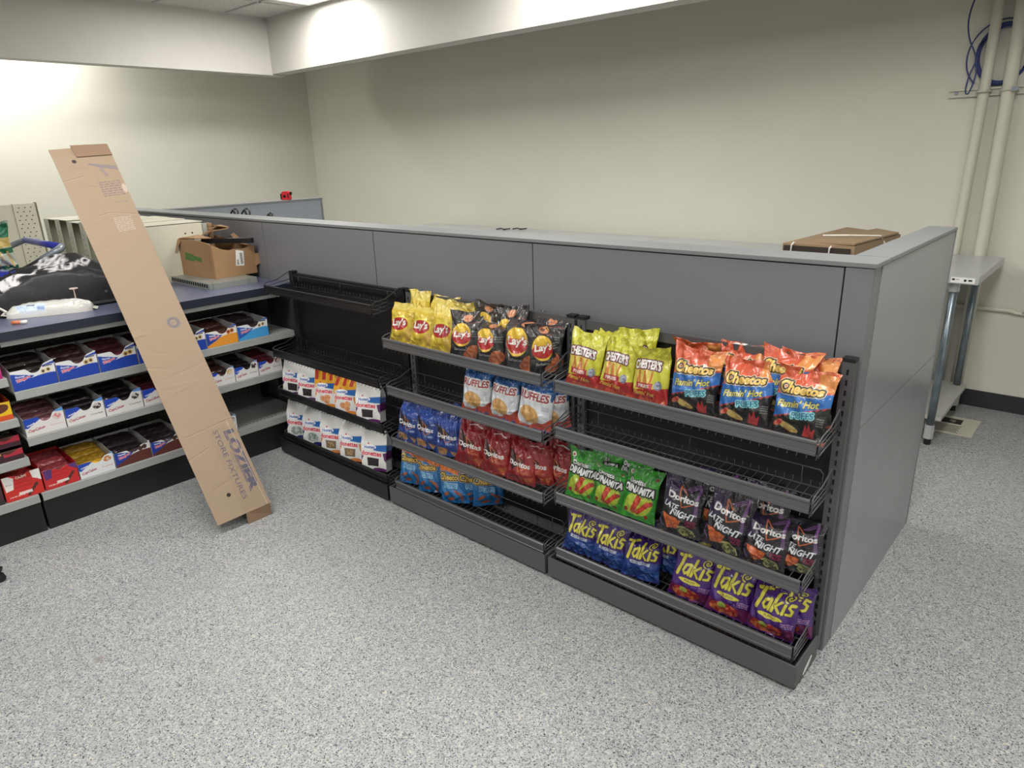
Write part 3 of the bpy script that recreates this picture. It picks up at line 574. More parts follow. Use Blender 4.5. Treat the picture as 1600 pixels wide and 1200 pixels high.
def dbag(kind, var, x, y, z, wd, yaw, label, grp):
    if (kind, var) not in DM: DM[(kind, var)] = donut_mesh(*DK[kind], kind * 5 + var + 1, crook=(-1) ** var * .5)
    o = bpy.data.objects.new('doughnut_bag', DM[(kind, var)]); COL.objects.link(o); o.location = (x, y, z); o.scale = (wd, wd * .95, wd * (1.0 if z > .2 else 1.04)); o.rotation_euler = (math.radians(-8), math.radians(3.5 * math.sin(x * 37)), math.radians(yaw + 6)); tag(o, label, 'doughnut bag', grp)
G1, G2 = 'doughnut bags on the upper of two shelves', 'doughnut bags on the lower of two shelves'
for i, (k, x, lb) in enumerate([(0, -2.705, 'white doughnut bag with dark window, leftmost of the upper row'), (0, -2.56, 'white doughnut bag with dark window, second from left of the upper row'), (3, -2.40, 'yellow-topped doughnut bag, left of the two on the upper row'),
                                (3, -2.232, 'yellow-topped doughnut bag, right of the two on the upper row'), (0, -2.055, 'white doughnut bag with torn-up top, rightmost of the upper row')]):
    dbag(k, i % 2, x, -.155, .342, .134, [14, 12, 10, 10, 14][i], lb, G1)
for i, (k, x, lb) in enumerate([(1, -2.715, 'white powdered doughnut bag, leftmost of the lower row'), (1, -2.56, 'white powdered doughnut bag, second from left of the lower row'), (2, -2.395, 'orange-edged crunch doughnut bag, left of the two on the lower row'),
                                (2, -2.23, 'orange-edged crunch doughnut bag, right of the two on the lower row'), (0, -2.048, 'white doughnut bag with dark window, rightmost of the lower row')]):
    dbag(k, i % 2, x, -.155, .09, .139, [16, 14, 12, 10, 14][i], lb, G2)
for i, x in enumerate((-2.63, -2.5, -2.36)):
    dbag(0, 0, x, -.098, .350, .112, 0, 'doughnut bag in the second row back, %s of three, upper shelf' % ('leftmost', 'middle', 'rightmost')[i], G1)

# ------------------------------------------------------------------ left gondola run (faces +x)
GX = -2.86
navy = mat('navy_top_with_glare', (92, 97, 120), .3, bump=.03, bscale=200, vary=.04); navye = mat('navy_counter_edge', (36, 40, 54), .4)  # top board colour is lightened to carry the pale glare on it
shm = mat('grey_shelf_metal', (150, 152, 150), .4, bump=.03, bscale=300); peg = mat('pegboard_grey', (78, 80, 80), .6); blk = mat('black_kick', (24, 24, 26), .5); hole = mat('peg_hole', (8, 8, 8), .9)
ct = tag(empty('counter_top', (0, 0, 0)), 'long dark navy counter top over the snack cake shelves', 'counter top')
MB().box((GX - .60, -3.2, .872), (GX - .001, -.006, .9)).build('top_board', navy, ct); MB().box((GX - .001, -3.2, .862), (GX + .004, -.006, .9)).build('front_edge', navye, ct)
def gondola(y0, y1, shelves, base, label, name='gondola_shelf_unit'):
    t = tag(empty(name, (0, y0, 0)), label, 'shelf unit', 'gondola sections of the left run'); L = y1 - y0
    MB().box((GX - .60, .0015, .10), (GX - .585, L - .0015, .871)).build('rear_panel', shm, t)
    pb = MB().box((GX - .42, .002, .10), (GX - .41, L - .002, .865)).build('pegboard', peg, t)
    h = MB(); n = int(L / .03)
    for zi in range(24):
        for yi in range(n):
            z = .2 + zi * .027; y = .03 + yi * (L - .06) / n; h.box((GX - .4099, y, z), (GX - .4092, y + .006, z + .006))
    h.build('peg_holes', hole, pb)
    for y in (0.003, L - .035): MB().box((GX - .409, y, .1), (GX - .38, y + .032, .865)).build('upright', blk, t)
    MB().box((GX - .57, .003, 0), (GX - .012, L - .003, .143)).build('kick_plate', blk, t)
    MB().box((GX - .38, .002, .84), (GX - .004, L - .002, .861)).build('under_top_rail', shm, t)
    for zf in shelves + [base]:
        s = MB().box((GX - .405, .004, zf - .012), (GX - .003, L - .004, zf - .0005)).build('shelf', shm, t)
        hh = MB()
        for yi in range(int(L / .022)): hh.box((GX - .05, .012 + yi * .022, zf - .0004), (GX - .044, .020 + yi * .022, zf))
        hh.build('slot_row', hole, s)
        MB().prism([(GX - .002, zf), (GX + .003, zf - .001), (GX + .008, zf - .033), (GX + .004, zf - .036), (GX - .001, zf - .03)], 'y', .004, L - .004).build('price_rail', shm, s)
    return t
gondola(-1.345, -.028, [.645, .438], .180, 'grey gondola section with snack cake cartons, next to the inner corner')
gondola(-2.66, -1.349, [.712, .536, .358], .180, 'grey gondola section at the left edge of the picture')
# side brackets seen as thin wire at the right end
tag(MB().tube([(-2.862, -.014, .15), (-2.862, -.014, .86)], .002, 5).build('price_wire', MC['wire_44']), 'thin grey upright wire at the right end of the snack cake shelves', 'wire')

# cartons -----------------------------------------------------------------
CARD = artmat('printed_card', .45); white_in = mat('carton_inside', (190, 186, 178), .7)
def A_zing(acc=(30, 70, 170), band=(28, 66, 168), snack=(210, 190, 130)):
    def f(a):
        W = a.W; a.put(a.Y < .018 + .034 * np.sin(np.clip(a.X / W, 0, 1) * 1.9), band)
        a.poly([(0, .075), (W * .52, .052), (W * .3, .03), (0, .008)], acc); a.text('Hostess', W * .2, .058, .008, (245, 245, 250), width=W * .2, bold=.03)
        a.text('Zingers', W * .26, .045, .014, (216, 50, 80), width=W * .32, bold=.04, rot=.25, outline=[(.0012, (235, 220, 230))]); a.poly([(W, .1), (W * .66, .085), (W, .088)], acc)
        a.ell(W * .72, .062, .011, .011, snack); a.ell(W * .84, .066, .011, .011, snack); a.ell(W * .72, .062, .006, .006, (80, 50, 40)); a.ell(W * .84, .066, .006, .006, (80, 50, 40)); a.rect(W * .72, .08, W * .95, .086, (60, 30, 40))
    return f
def A_cup(cake=(50, 28, 26), sub='Chocolate'):
    def f(a):
        W = a.W; a.poly([(0, .1), (W * .45, .072), (W * .06, .036), (0, .04)], (30, 70, 180)); a.text('Hostess', W * .16, .052, .007, (245, 245, 250), width=W * .2, bold=.03, rot=.3)
        a.text('CupCakes', W * .27, .025, .016, (170, 34, 50), width=W * .42, bold=.03, rot=.12, shear=.2); a.poly([(W, .1), (W * .6, .088), (W, .08)], (90, 150, 220)); a.mottle(a.emask(W * .82, .062, .017, .014), cake, (220, 214, 206), .006)
        a.text(sub, W * .78, .028, .007, cake, width=W * .32, bold=.01)
    return f
def A_plain(bg1, bg2, txtc, word):
    def f(a):
        W = a.W; a.put(a.Y > .055, bg1); a.put((a.X > W * .55) & (a.Y > .02), bg2); a.mottle(a.emask(W * .72, .05, .03, .018, .3), (100, 50, 30), (70, 30, 20), .008); a.text(word, W * .3, .04, .014, txtc, width=W * .4, bold=.03)
    return f
def A_red(word, side=(240, 236, 232)):
    def f(a):
        W = a.W; a.poly([(0, .13), (W * .3, .1), (W * .24, .05), (W * .05, .045)], side); a.poly([(W * .72, .13), (W, .13), (W, .06), (W * .78, .08)], side)
        for k in range(4): a.rect(W * .28, .108 - k * .018, W * .74, .110 - k * .018, (150, 20, 30))
        a.text(word, W * .5, .098, .011, (244, 226, 200), width=W * .3, bold=.03); a.text('Enjoy', W * .16, .075, .008, (90, 70, 70), width=W * .16); a.line([(W * .6, .01), (W * .85, .05)], .012, (80, 44, 34)); a.fine(W * .1, W * .5, .012, .022, 1, (240, 200, 190)); a.rect(W * .35, .018, W * .7, .03, (250, 240, 236), .8)
    return f
KINDS = dict(
    zing=((226, 226, 230), A_zing(), (70, 44, 46), .5), zing_choc=((226, 226, 230), A_zing(snack=(222, 210, 160)), (44, 34, 34), .5), zing_rasp=((226, 226, 230), A_zing(snack=(204, 168, 90)), (96, 46, 56), .5),
    orange=((230, 228, 226), A_zing(acc=(30, 66, 160), band=(226, 150, 50), snack=(214, 120, 50)), (84, 50, 40), .5), sky=((226, 230, 234), A_zing(acc=(40, 90, 180), band=(70, 160, 220), snack=(230, 214, 180)), (60, 46, 52), .5),
    cup=((228, 226, 226), A_cup(), (34, 26, 28), .6), cup_straw=((228, 224, 224), A_cup((216, 130, 140), 'Strawberry'), (130, 84, 90), .6), cup_berry=((228, 226, 226), A_cup((120, 40, 60), 'Berry'), (110, 40, 52), .6), cup_gold=((228, 226, 226), A_cup((214, 170, 80), 'Golden'), (70, 40, 36), .6),
    blue_gold=((226, 228, 232), A_cup((196, 120, 60), 'Twins'), (206, 160, 50), .4), blue_brown=((226, 226, 228), A_zing(acc=(30, 60, 160), band=(100, 50, 44), snack=(60, 40, 40)), (64, 50, 60), .5), pink=((176, 30, 110), A_plain((186, 40, 120), (196, 60, 130), (240, 200, 90), 'Snack'), (90, 40, 50), .3),
    yellow=((214, 80, 34), A_plain((200, 60, 30), (236, 190, 30), (240, 220, 200), 'Cakes'), (120, 40, 30), .3), dark=((60, 26, 40), A_plain((44, 30, 34), (176, 40, 60), (220, 190, 60), 'Brownie'), (46, 34, 34), .2),
    red=((206, 44, 40), A_red('CRISPY'), (190, 60, 56), .35), red2=((200, 40, 44), A_red('WAFER', (90, 50, 120)), (196, 84, 92), .35), black=((54, 46, 50), A_plain((40, 36, 40), (70, 40, 44), (230, 226, 220), 'Bites'), (60, 54, 56), .2))
def carton(kind, W, H, Dp, notch):
    bg, fn, _, _ = KINDS[kind]; nx, ny = 90, 60; HM = H * 1.0
    a = Art(W, HM, nx, ny, bg, 3); fn(a)
    u = np.linspace(0, 1, nx)
    dip = np.exp(-((u - .55) / .16) ** 4) * notch * .42
    hp = H * (.80 - dip + .2 * np.clip((u - .55) / .45, 0, 1)); 
    if kind in ('red', 'red2', 'black', 'dark', 'pink', 'yellow'): hp = H * (.9 - .12 * np.exp(-((u - .5) / .12) ** 2) * (1 if kind[0] == 'r' else 0)) + 0 * u
    v = np.linspace(0, 1, ny); U, Vv = np.meshgrid(u, v); X = U * W; Z = Vv * hp[None]
    f = np.stack([np.full_like(X, 0), X, Z], -1).reshape(-1, 3); b = f.copy(); b[:, 0] -= .0015
    col = a.at(X.ravel(), Z.ravel()); cb = np.tile(lin((180, 176, 168)), (len(b), 1)); n = nx * ny
    rim = np.array([[(ny - 1) * nx + i, (ny - 1) * nx + i + 1, n + (ny - 1) * nx + i + 1, n + (ny - 1) * nx + i] for i in range(nx - 1)])
    me = mesh_np('carton', np.concatenate([f, b]), [grid_faces(nx, ny), grid_faces(nx, ny, n, True), rim], np.concatenate([col, cb]), [CARD], smooth=False)
    return me
def pack_mesh(nm='snack_cake'):
    nx, ny = 22, 12; u, v = np.meshgrid(np.linspace(-1, 1, nx), np.linspace(-1, 1, ny)); th = (1 - np.abs(u) ** 6) ** .5 * (1 - np.abs(v) ** 3) ** .5
    wob = .05 * np.sin(9 * u + 3 * v) + .04 * np.sin(17 * u * v + 2)
    T = np.stack([v * .5, u * .5 * (1 + .03 * np.sin(5 * v)), (.5 + wob) * th], -1).reshape(-1, 3); B = np.stack([v * .5, u * .5 * (1 + .03 * np.sin(5 * v)), -.5 * th], -1).reshape(-1, 3)
    return np.concatenate([T, B]), [grid_faces(nx, ny), grid_faces(nx, ny, nx * ny, True)]
PV, PF = pack_mesh(); PM = {}
def pack_me(rgb):
    if rgb not in PM: PM[rgb] = mesh_np('snack_cake', PV, PF, None, [mat('wrapped_cake_%d_%d_%d' % rgb, rgb, .18, bump=.5, bscale=9, vary=.35, vscale=7, coat=.6)])
    return PM[rgb]
def cake_label(what, label):
    w_ = ('wrapped %s in the %s' % (what, label)).split()
    return ' '.join(w_[:16])
def place_carton(kind, y0, y1, z, H, label, what, Dp=.26, n=4, x=GX - .012, yaw=0, tube=None):
    W = y1 - y0 - .003; t = tag(empty('snack_carton', (x, y0 + .0015, z), math.radians(yaw)), label, 'snack carton', 'open snack cartons on the left gondola')
    me = carton(kind, W, H, Dp, KINDS[kind][3] * 1.0); o = bpy.data.objects.new('front_panel', me); COL.objects.link(o); o.parent = t
    sidec = mat('side_%s' % kind, KINDS[kind][0] if kind in ('red', 'red2', 'pink', 'yellow', 'black', 'dark') else (216, 218, 222), .5)
    b = MB().box((-Dp, 0, 0.0005), (-.0016, W, .002)); tallk = H * 1.0
    for ya, yb in ((0, .0012), (W - .0012, W)):
        b.prism([(-.0016, .002), (-.0016, H * (.78 if ya == 0 else .95)), (-Dp * .55, tallk), (-Dp, tallk), (-Dp, .002)], 'y', ya, yb)
    b.box((-Dp, .0013, .002), (-Dp + .0012, W - .0013, tallk)); b.build('tray', sidec, t)
    rgb = KINDS[kind][2]; pm = pack_me(rgb); rng = random.Random(int(abs(y0) * 1000) + int(z * 100))
    for k in range(n):
        q = bpy.data.objects.new('snack_cake', pm); COL.objects.link(q); d = (Dp - .02) / n
        q.scale = (d * .98, W * .96, .03 + .01 * rng.random()); zz = H * (.46 + .42 * k / n) + rng.uniform(-.002, .004)
        q.location = (x - .006 - d * (k + .5), y0 + (y1 - y0) / 2, z + zz); q.rotation_euler = (math.radians(rng.uniform(-3, 3)), math.radians(rng.uniform(2, 14)), math.radians(rng.uniform(-3, 3)))
        tag(q, cake_label(what, label), 'snack cake', f'wrapped cakes in the {label}')
    # filling below the top layer
    return t
top = [('zing_choc', -1.339, -1.173, 'white and blue carton of dark rolled cakes, first from the left on the top shelf', 'dark rolled cakes'), ('zing', -1.171, -1.007, 'white and blue carton of iced cakes, second from the left on the top shelf', 'iced cakes'),
       ('zing_rasp', -1.005, -.842, 'white and blue carton of golden cakes, third from the left on the top shelf', 'golden cakes'), ('zing', -.838, -.676, 'white and blue carton just showing at the left edge of the leaning box', 'cakes'),
       ('zing', -.674, -.512, 'white and blue carton just right of the leaning box, top shelf', 'cakes'), ('orange', -.510, -.346, 'white and orange carton on the top shelf right of the leaning box', 'cakes'), ('sky', -.344, -.172, 'white and sky blue carton at the right end of the top shelf', 'cakes')]
for k, a, b, lb, wh in top: place_carton(k, a, b, .6455, .106 if a < -.6 else .098, lb, wh)
mid = [('cup_straw', -1.337, -1.183, 'white cupcake carton with pink strawberry print, left end of the middle shelf', 'pink cupcakes'), ('cup', -1.181, -1.022, 'white chocolate cupcake carton, second on the middle shelf', 'dark cupcakes'),
       ('cup', -1.020, -.856, 'white chocolate cupcake carton, third on the middle shelf', 'dark cupcakes'), ('cup_berry', -.854, -.70, 'white berry cupcake carton at the left edge of the leaning box, middle shelf', 'berry cupcakes'),
       ('cup_gold', -.534, -.394, 'white cupcake carton with yellow corner right of the leaning box', 'golden cupcakes'), ('cup', -.392, -.262, 'white chocolate cupcake carton between the yellow-corner and red cartons', 'dark cupcakes'), ('cup_berry', -.260, -.122, 'white berry cupcake carton with dark red packs, right end of the middle shelf', 'dark red cupcakes')]
for k, a, b, lb, wh in mid: place_carton(k, a, b, .4385, .098 if a < -.6 else .09, lb, wh)
low = [('black', -1.62, -1.47, 'black snack carton at the left edge of the bottom shelf', 'snacks', .10), ('red', -1.466, -1.324, 'red wafer carton with white shields, left on the bottom shelf', 'red wafer packs', .125), ('red2', -1.320, -1.184, 'red and purple wafer carton with tall pile of packs, bottom shelf', 'red wafer packs', .10),
       ('blue_gold', -1.182, -1.032, 'blue and white carton of yellow packs on the bottom shelf', 'yellow packs', .088), ('blue_brown', -1.030, -.866, 'blue carton of black packs on the bottom shelf', 'black packs', .088), ('blue_brown', -.864, -.706, 'blue and brown carton beside the left edge of the leaning box, bottom shelf', 'brown packs', .088), ('cup', -.56, -.425, 'small white carton just right of the leaning box, bottom shelf', 'cakes', .09)]
for k, a, b, lb, wh, H in low: place_carton(k, a, b, .1805, H, lb, wh)
lf = [('pink', -1.50, -1.362, .7125, .085, 'magenta snack carton at the left edge, highest shelf'), ('yellow', -1.50, -1.362, .5365, .085, 'orange and yellow snack carton at the left edge'), ('dark', -1.52, -1.362, .3585, .05, 'dark red brownie carton at the left edge, lower of two'), ]
for k, a, b, z, H, lb in lf: place_carton(k, a, b, z, H, lb, 'cakes', n=3)
place_carton('dark', -1.52, -1.362, .3585 + .0595, .05, 'dark red brownie carton at the left edge, stacked on its twin', 'brownies', n=3)

# ------------------------------------------------------------------ tall cardboard box leaning on the counter
BL = Vector((-2.227, -.881, .041)); E1 = Vector((.0658, .9957, .0651)).normalized(); E2 = Vector((-.5233, -.0211, .8519)); E2 = (E2 - E1 * E2.dot(E1)).normalized(); EN = E1.cross(E2)
BW, BLn, BT = .243, 1.836, .096
def kraft(nm, rgb=(190, 160, 130)):
    if nm in MC: return MC[nm]
    m = mat(nm, rgb, .75, bump=.25, bscale=35, vary=.05, vscale=5); return m
kr = kraft('kraft_card', (150, 128, 106)); krd = kraft('kraft_card_dark', (132, 106, 84)); kin = kraft('kraft_inside', (120, 96, 74))
nx, ny = 122, 918
a = Art(BW, BLn, nx, ny, (150, 130, 109), 9)
a.put(a.emask(.078, 1.764, .009, .009), (46, 38, 32)); a.put(a.emask(.093, .106, .009, .009), (18, 15, 13))
BLU = (52, 62, 98)
a.text('LOZIER', .206, .23, .046, BLU, width=.30, rot=-math.pi / 2, bold=.06, shear=.0)
for k in range(2): a.line([(.190 + .006 * k, .375), (.184 + .006 * k, .09)], .0022, (150, 130, 109))
a.text('STORE FIXTURES', .152, .23, .021, BLU, width=.335, rot=-math.pi / 2, bold=.0)
a.text('made in usa', .176, .24, .007, BLU, width=.08, rot=-math.pi / 2)
t = np.linspace(0, 2 * math.pi, 26)
for k in range(25): a.line([(.182 + .016 * math.cos(t[k]), .928 + .016 * math.sin(t[k])), (.182 + .027 * math.cos(t[k] + .15), .928 + .027 * math.sin(t[k] + .15))], .003, (86, 92, 112))
a.text('BOX', .182, .928, .008, (86, 92, 112), width=.02)
a.line([(.13, 1.745), (.235, 1.722)], .008, (104, 104, 120)); a.line([(.16, 1.732), (.235, 1.712)], .012, (112, 110, 124)); a.line([(.172, 1.72), (.186, 1.68)], .009, (112, 110, 124)); a.line([(.165, 1.715), (.177, 1.672)], .002, (86, 88, 110)); a.line([(.13, 1.742), (.238, 1.705)], .002, (86, 88, 110))
a.fine(.135, .225, 1.575, 1.655, 7, (84, 84, 106), .8); a.fine(.165, .225, 1.54, 1.55, 1, (110, 108, 124), .8)
a.put(a.emask(.232, 1.61, .010, .022), (190, 176, 166))
for k in range(9): a.fine(.13, .205, 1.40 + k * .008, 1.408 + k * .008, 1, (178, 166, 156), .7)
for pts in ([(.0, 1.672), (.09, 1.69)], [(.075, 1.49), (.13, 1.50), (.243, 1.475)], [(.0, .31), (.1, .335)], [(.03, .41), (.243, .43)]): a.line(pts, .0022, (122, 100, 80)); a.line([(p[0], p[1] - .004) for p in pts], .002, (168, 150, 130))
a.line([(.215, .42), (.228, .0)], .0022, (190, 178, 160)); a.put((a.X > .105) & (a.Y > 1.50) , (154, 132, 106), .35); a.put((a.X > .12) & (a.Y < .40), (140, 118, 96), .25)
rng = np.random.default_rng(5)
u, v = np.meshgrid(np.linspace(0, BW, nx), np.linspace(0, BLn, ny))
d = np.zeros_like(u)
for _ in range(26):
    c = rng.uniform(0, BLn); sl = rng.uniform(-.35, .35); x0 = rng.uniform(0, BW); am = rng.uniform(.0004, .0016) * rng.choice([-1, 1]); d += am * np.exp(-np.abs(v - c - sl * (u - x0)) / .006) * np.exp(-((u - x0) / rng.uniform(.03, .12)) ** 2)
d += .0012 * np.sin(v * 7 + u * 9) + .003 * ((v < .06) * (.06 - v) / .06) * np.sin(u * 30)
d += -.010 * np.clip((v - 1.78) / .056, 0, 1) * (u < .09)
P = np.array(BL)[None, None] + u[..., None] * np.array(E1) + v[..., None] * np.array(E2) + d[..., None] * np.array(EN)
lb = tag(empty('cardboard_box', tuple(BL)), 'tall narrow brown cardboard box with blue lettering, leaning on the counter', 'cardboard box')
Ptop = P.reshape(-1, 3) - np.array(BL); me = mesh_np('printed_face', Ptop, [grid_faces(nx, ny)], a.grid().reshape(-1, 3), [artmat('printed_kraft', .75, bump=.3, bscale=28, dist=.006)])
o = bpy.data.objects.new('printed_face', me); COL.objects.link(o); o.parent = lb
def Q(x, y, z): return E1 * x + E2 * y + EN * z
def qbox(mb, a, b):
    (x0, y0, z0), (x1, y1, z1) = a, b
    mb.add([Q(*p) for p in ((x0, y0, z0), (x1, y0, z0), (x1, y1, z0), (x0, y1, z0), (x0, y0, z1), (x1, y0, z1), (x1, y1, z1), (x0, y1, z1))], [(0, 3, 2, 1), (4, 5, 6, 7), (0, 1, 5, 4), (1, 2, 6, 5), (2, 3, 7, 6), (3, 0, 4, 7)])
m = MB(); qbox(m, (.085, .04, -BT), (.089, BLn - .001, -.002)); qbox(m, (BW - .004, .0, -BT), (BW - .0003, BLn - .001, -.001)); qbox(m, (.089, .0, -BT), (BW - .004, BLn - .002, -BT + .004)); qbox(m, (.0005, .0, -.0045), (.085, BLn - .002, -.0025)); m.build('sides', kr, lb)
m = MB(); qbox(m, (.09, BLn - .006, -BT + .004), (BW - .004, BLn - .002, -.004)); m.build('top_flap', krd, lb)
m = MB(); m.add([Q(.095, BLn - .052, .003), Q(BW, BLn - .054, .003), Q(BW - .002, BLn + .003, .002), Q(.088, BLn + .008, .002), Q(.095, BLn - .052, .006), Q(BW, BLn - .054, .006), Q(BW - .002, BLn + .003, .005), Q(.088, BLn + .008, .005)], [(0, 3, 2, 1), (4, 5, 6, 7), (0, 1, 5, 4), (1, 2, 6, 5), (2, 3, 7, 6), (3, 0, 4, 7)]); m.build('top_flap', krd, lb)
m = MB(); m.add([Q(.128, .0, .001), Q(BW - .002, .0, .001), Q(BW - .003, -.046, -.026), Q(.122, -.052, -.016), Q(.128, .0, -.003), Q(BW - .004, .0, -.003), Q(BW - .005, -.042, -.030), Q(.124, -.048, -.020)], [(0, 1, 2, 3), (4, 7, 6, 5), (0, 4, 5, 1), (1, 5, 6, 2), (2, 6, 7, 3), (3, 7, 4, 0)]); m.build('bottom_flap', krd, lb)
m = MB(); qbox(m, (.09, .05, -BT + .004), (BW - .006, .053, -.006)); m.build('inner_panel', kin, lb)
m = MB(); m.tube([Q(.118, .05, -.05), Q(.118, -.005, -.052)], .004, 6); m.tube([Q(.108, .05, -.055), Q(.108, -.0, -.057)], .003, 6); m.build('metal_strip', mat('galvanised_steel', (150, 156, 160), .35, metal=.7), lb)
# ------------------------------------------------------------------ work tables behind the partition
ss = mat('stainless_top', (186, 188, 190), .3, metal=.2, vary=.04, vscale=3); galv = mat('galvanised_leg', (128, 140, 148), .32, metal=.75, vary=.25, vscale=14); blf = mat('black_foot', (16, 16, 18), .5)
def table(x1, ln, label, near=False):
    t = tag(empty('work_table', (x1, 0, 0)), label, 'work table', 'stainless work tables along the back wall'); x0 = -ln
    MB().box((x0, 1.92, .868), (0, 2.70, .905)).build('table_top', ss, t, bevel=.002)
    MB().box((x0 + .04, 1.98, .14), (-.06, 2.66, .16)).build('undershelf', mat('undershelf_grey', (176, 176, 170), .4), t)
    for lx in (x0 + .09, -.105):
        for ly in (1.985, 2.625):
            l = MB().tube([(lx, ly, .04), (lx, ly, .867)], .019, 14).build('leg', galv, t, smooth=True); MB().tube([(lx, ly, .035), (lx, ly, .11)], .023, 12).build('collar', ss, l); MB().tube([(lx, ly, 0), (lx, ly, .036)], .017, 10).build('foot', blf, l)
            MB().tube([(lx, ly, .82), (lx, ly, .867)], .025, 12).build('socket', ss, l)
    if near:
        s = MB().box((-.115, 1.9185, .874), (-.015, 1.9199, .900)).build('label_sticker', mat('white_paper', (225, 225, 220), .6), t); s['label'] = 'white sticker on the table edge'
        d = MB(); d.box((-.11, 1.918, .885), (-.098, 1.9185, .894)); d.box((-.095, 1.918, .889), (-.08, 1.9185, .891)); d.tube([(-.055, 1.9184, .887), (-.055, 1.9178, .887)], .006, 10); d.box((-.042, 1.918, .884), (-.026, 1.9185, .892)); d.build('print', blk, s)
    return t
table(-.013, 2.087, 'stainless steel work table sticking out past the right end of the partition', True)
table(-2.102, 1.83, 'stainless steel work table behind the middle of the partition')
pf = mat('glossy_white', (236, 236, 236), .25)  # plain white for the thin strips on the table tops
tag(MB().box((-3.3, 2.33, .9055), (-2.35, 2.37, .909)).build('table_strip', pf), 'white strip on the table behind the middle panels', 'plastic strip')
table(-3.935, .75, 'short stainless steel work table at the left end, beside the return panel')
tag(MB().box((-4.6, 2.34, .9055), (-3.95, 2.38, .909)).build('table_strip', pf), 'white strip on the leftmost far table', 'plastic strip')
for i, (x, y) in enumerate([(-3.62, 2.5), (-3.5, 2.58)]):
    t = MB(); t.tube([(x - .05, y, .909), (x - .02, y + .03, .915), (x + .03, y + .02, .909), (x + .07, y + .05, .915)], .005, 5); t.tube([(x + .03, y + .02, .912), (x + .05, y - .01, .91)], .006, 5)
    tag(t.build('zip_tie', blf), ['black twisted tie lying on the far table, nearer the partition', 'black twisted tie lying on the far table, nearer the wall'][i], 'tie')
for i, (x, y, r_) in enumerate([(-3.99, .30, .05), (-3.84, .30, .055), (-3.60, .33, .03)]):
    t = MB(); pts = [(x + r_ * math.cos(q) * 1.0, y + .02 * math.sin(q), 1.19 + r_ * .9 * math.sin(q)) for q in np.linspace(0, math.pi, 10)]; t.tube(pts, .006, 6)
    t.tube([(x, y, 1.19 + r_ * .85), (x + .02, y + .01, 1.17)], .007, 5)
    tag(t.build('cable_loop', blf, smooth=True), ['black cable loop showing over the partition, leftmost', 'black cable loop showing over the partition, middle', 'small black cable end showing over the partition, rightmost'][i], 'cable')
tag(MB().box((-4.1, .22, .05), (-3.5, .42, 1.165)).build('electrical_cabinet', gs), 'grey cabinet just behind the partition carrying the black cables', 'cabinet')
# folded cartons on the table
kb = kraft('folded_kraft', (150, 126, 98)); wt_ = mat('white_strap', (232, 230, 224), .4)
def slab(name, pts, z0s, th, m, parent=None):
    b = [Vector((p[0], p[1], z)) for p, z in zip(pts, z0s)]; t = [q + Vector((0, 0, th)) for q in b]; return MB().add(b + t, [(3, 2, 1, 0), (4, 5, 6, 7), (0, 1, 5, 4), (1, 2, 6, 5), (2, 3, 7, 6), (3, 0, 4, 7)]).build(name, m, parent)
pk = tag(empty('flat_carton_bundle', (0, 0, 0)), 'strapped bundle of folded brown cartons lying on the table by the end panel', 'cardboard')
slab('folded_carton', [(-.98, 1.75), (-.46, 1.62), (-.40, 2.2), (-.86, 2.45)], [.906, .93, .93, .906], .035, kb, pk)
MB().prism([(-.86, .975), (-.86, 1.045), (-.84, 1.05), (-.50, 1.052), (-.485, 1.045), (-.485, .985), (-.492, .985), (-.495, 1.042), (-.85, 1.038), (-.85, .978), (-.49, .985), (-.49, .979)], 'y', 1.66, 1.67) and MB().add([(-.852, 1.652, .982), (-.50, 1.568, .994), (-.50, 1.568, 1.05), (-.852, 1.652, 1.04)], [(0, 1, 2, 3)]).build('open_end_shade', mat('carton_shadow_inside', (52, 42, 34), .9), pk)  # flat dark sheet before the slab, painted as the shade inside a carton
slab('folded_carton', [(-.86, 1.66), (-.485, 1.57), (-.42, 2.12), (-.80, 2.50)], [.97, .985, .99, .975], .078, kb, pk)
slab('folded_carton', [(-.74, 1.70), (-.49, 1.575), (-.425, 2.10), (-.60, 2.36)], [1.052, 1.067, 1.072, 1.06], .008, kb, pk)
st = MB(); st.tube([(-.74, 1.9, 1.068), (-.6, 1.86, 1.080), (-.46, 1.90, 1.081), (-.435, 1.92, 1.03)], .004, 5); st.build('strap', wt_, pk); 
for x, y, z in ((-.80, 1.64, 1.045), (-.60, 1.597, 1.045)): MB().tube([(x, y + .01, z + .01), (x - .004, y - .012, z), (x - .008, y - .006, z - .06), (x - .015, y, z - .1)], .005, 5).build('strap', wt_, pk)
# ------------------------------------------------------------------ back wall services
pm_ = mat('cream_pipe_paint', (206, 203, 190), .45, bump=.05, bscale=80)
tag(MB().tube([(-.255, 2.735, 0), (-.262, 2.735, 1.0), (-.255, 2.735, 1.7), (-.256, 2.735, 2.745)], .026, 20).build('wall_pipe', pm_, smooth=True), 'thinner cream vertical pipe on the back wall, left of the two', 'pipe', 'vertical wall pipes')
tag(MB().tube([(-.135, 2.725, 0), (-.135, 2.725, 1.1), (-.145, 2.725, 1.9), (-.16, 2.725, 2.745)], .032, 20).build('wall_pipe', pm_, smooth=True), 'thicker cream vertical pipe on the back wall, right of the two', 'pipe', 'vertical wall pipes')
s = tag(empty('mounting_rail', (0, 0, 0)), 'slotted cream metal rail fixed across the wall behind the pipes', 'rail')
MB().prism([(YB - .003, 1.752), (YB - .02, 1.752), (YB - .02, 1.762), (YB - .006, 1.762), (YB - .006, 1.785), (YB - .02, 1.785), (YB - .02, 1.795), (YB - .003, 1.795)], 'x', -.425, .25).build('channel', pm_, s)
MB().tube([(-.392, YB - .005, 1.774), (-.392, YB - .013, 1.774)], .009, 10).build('screw', galv, s)
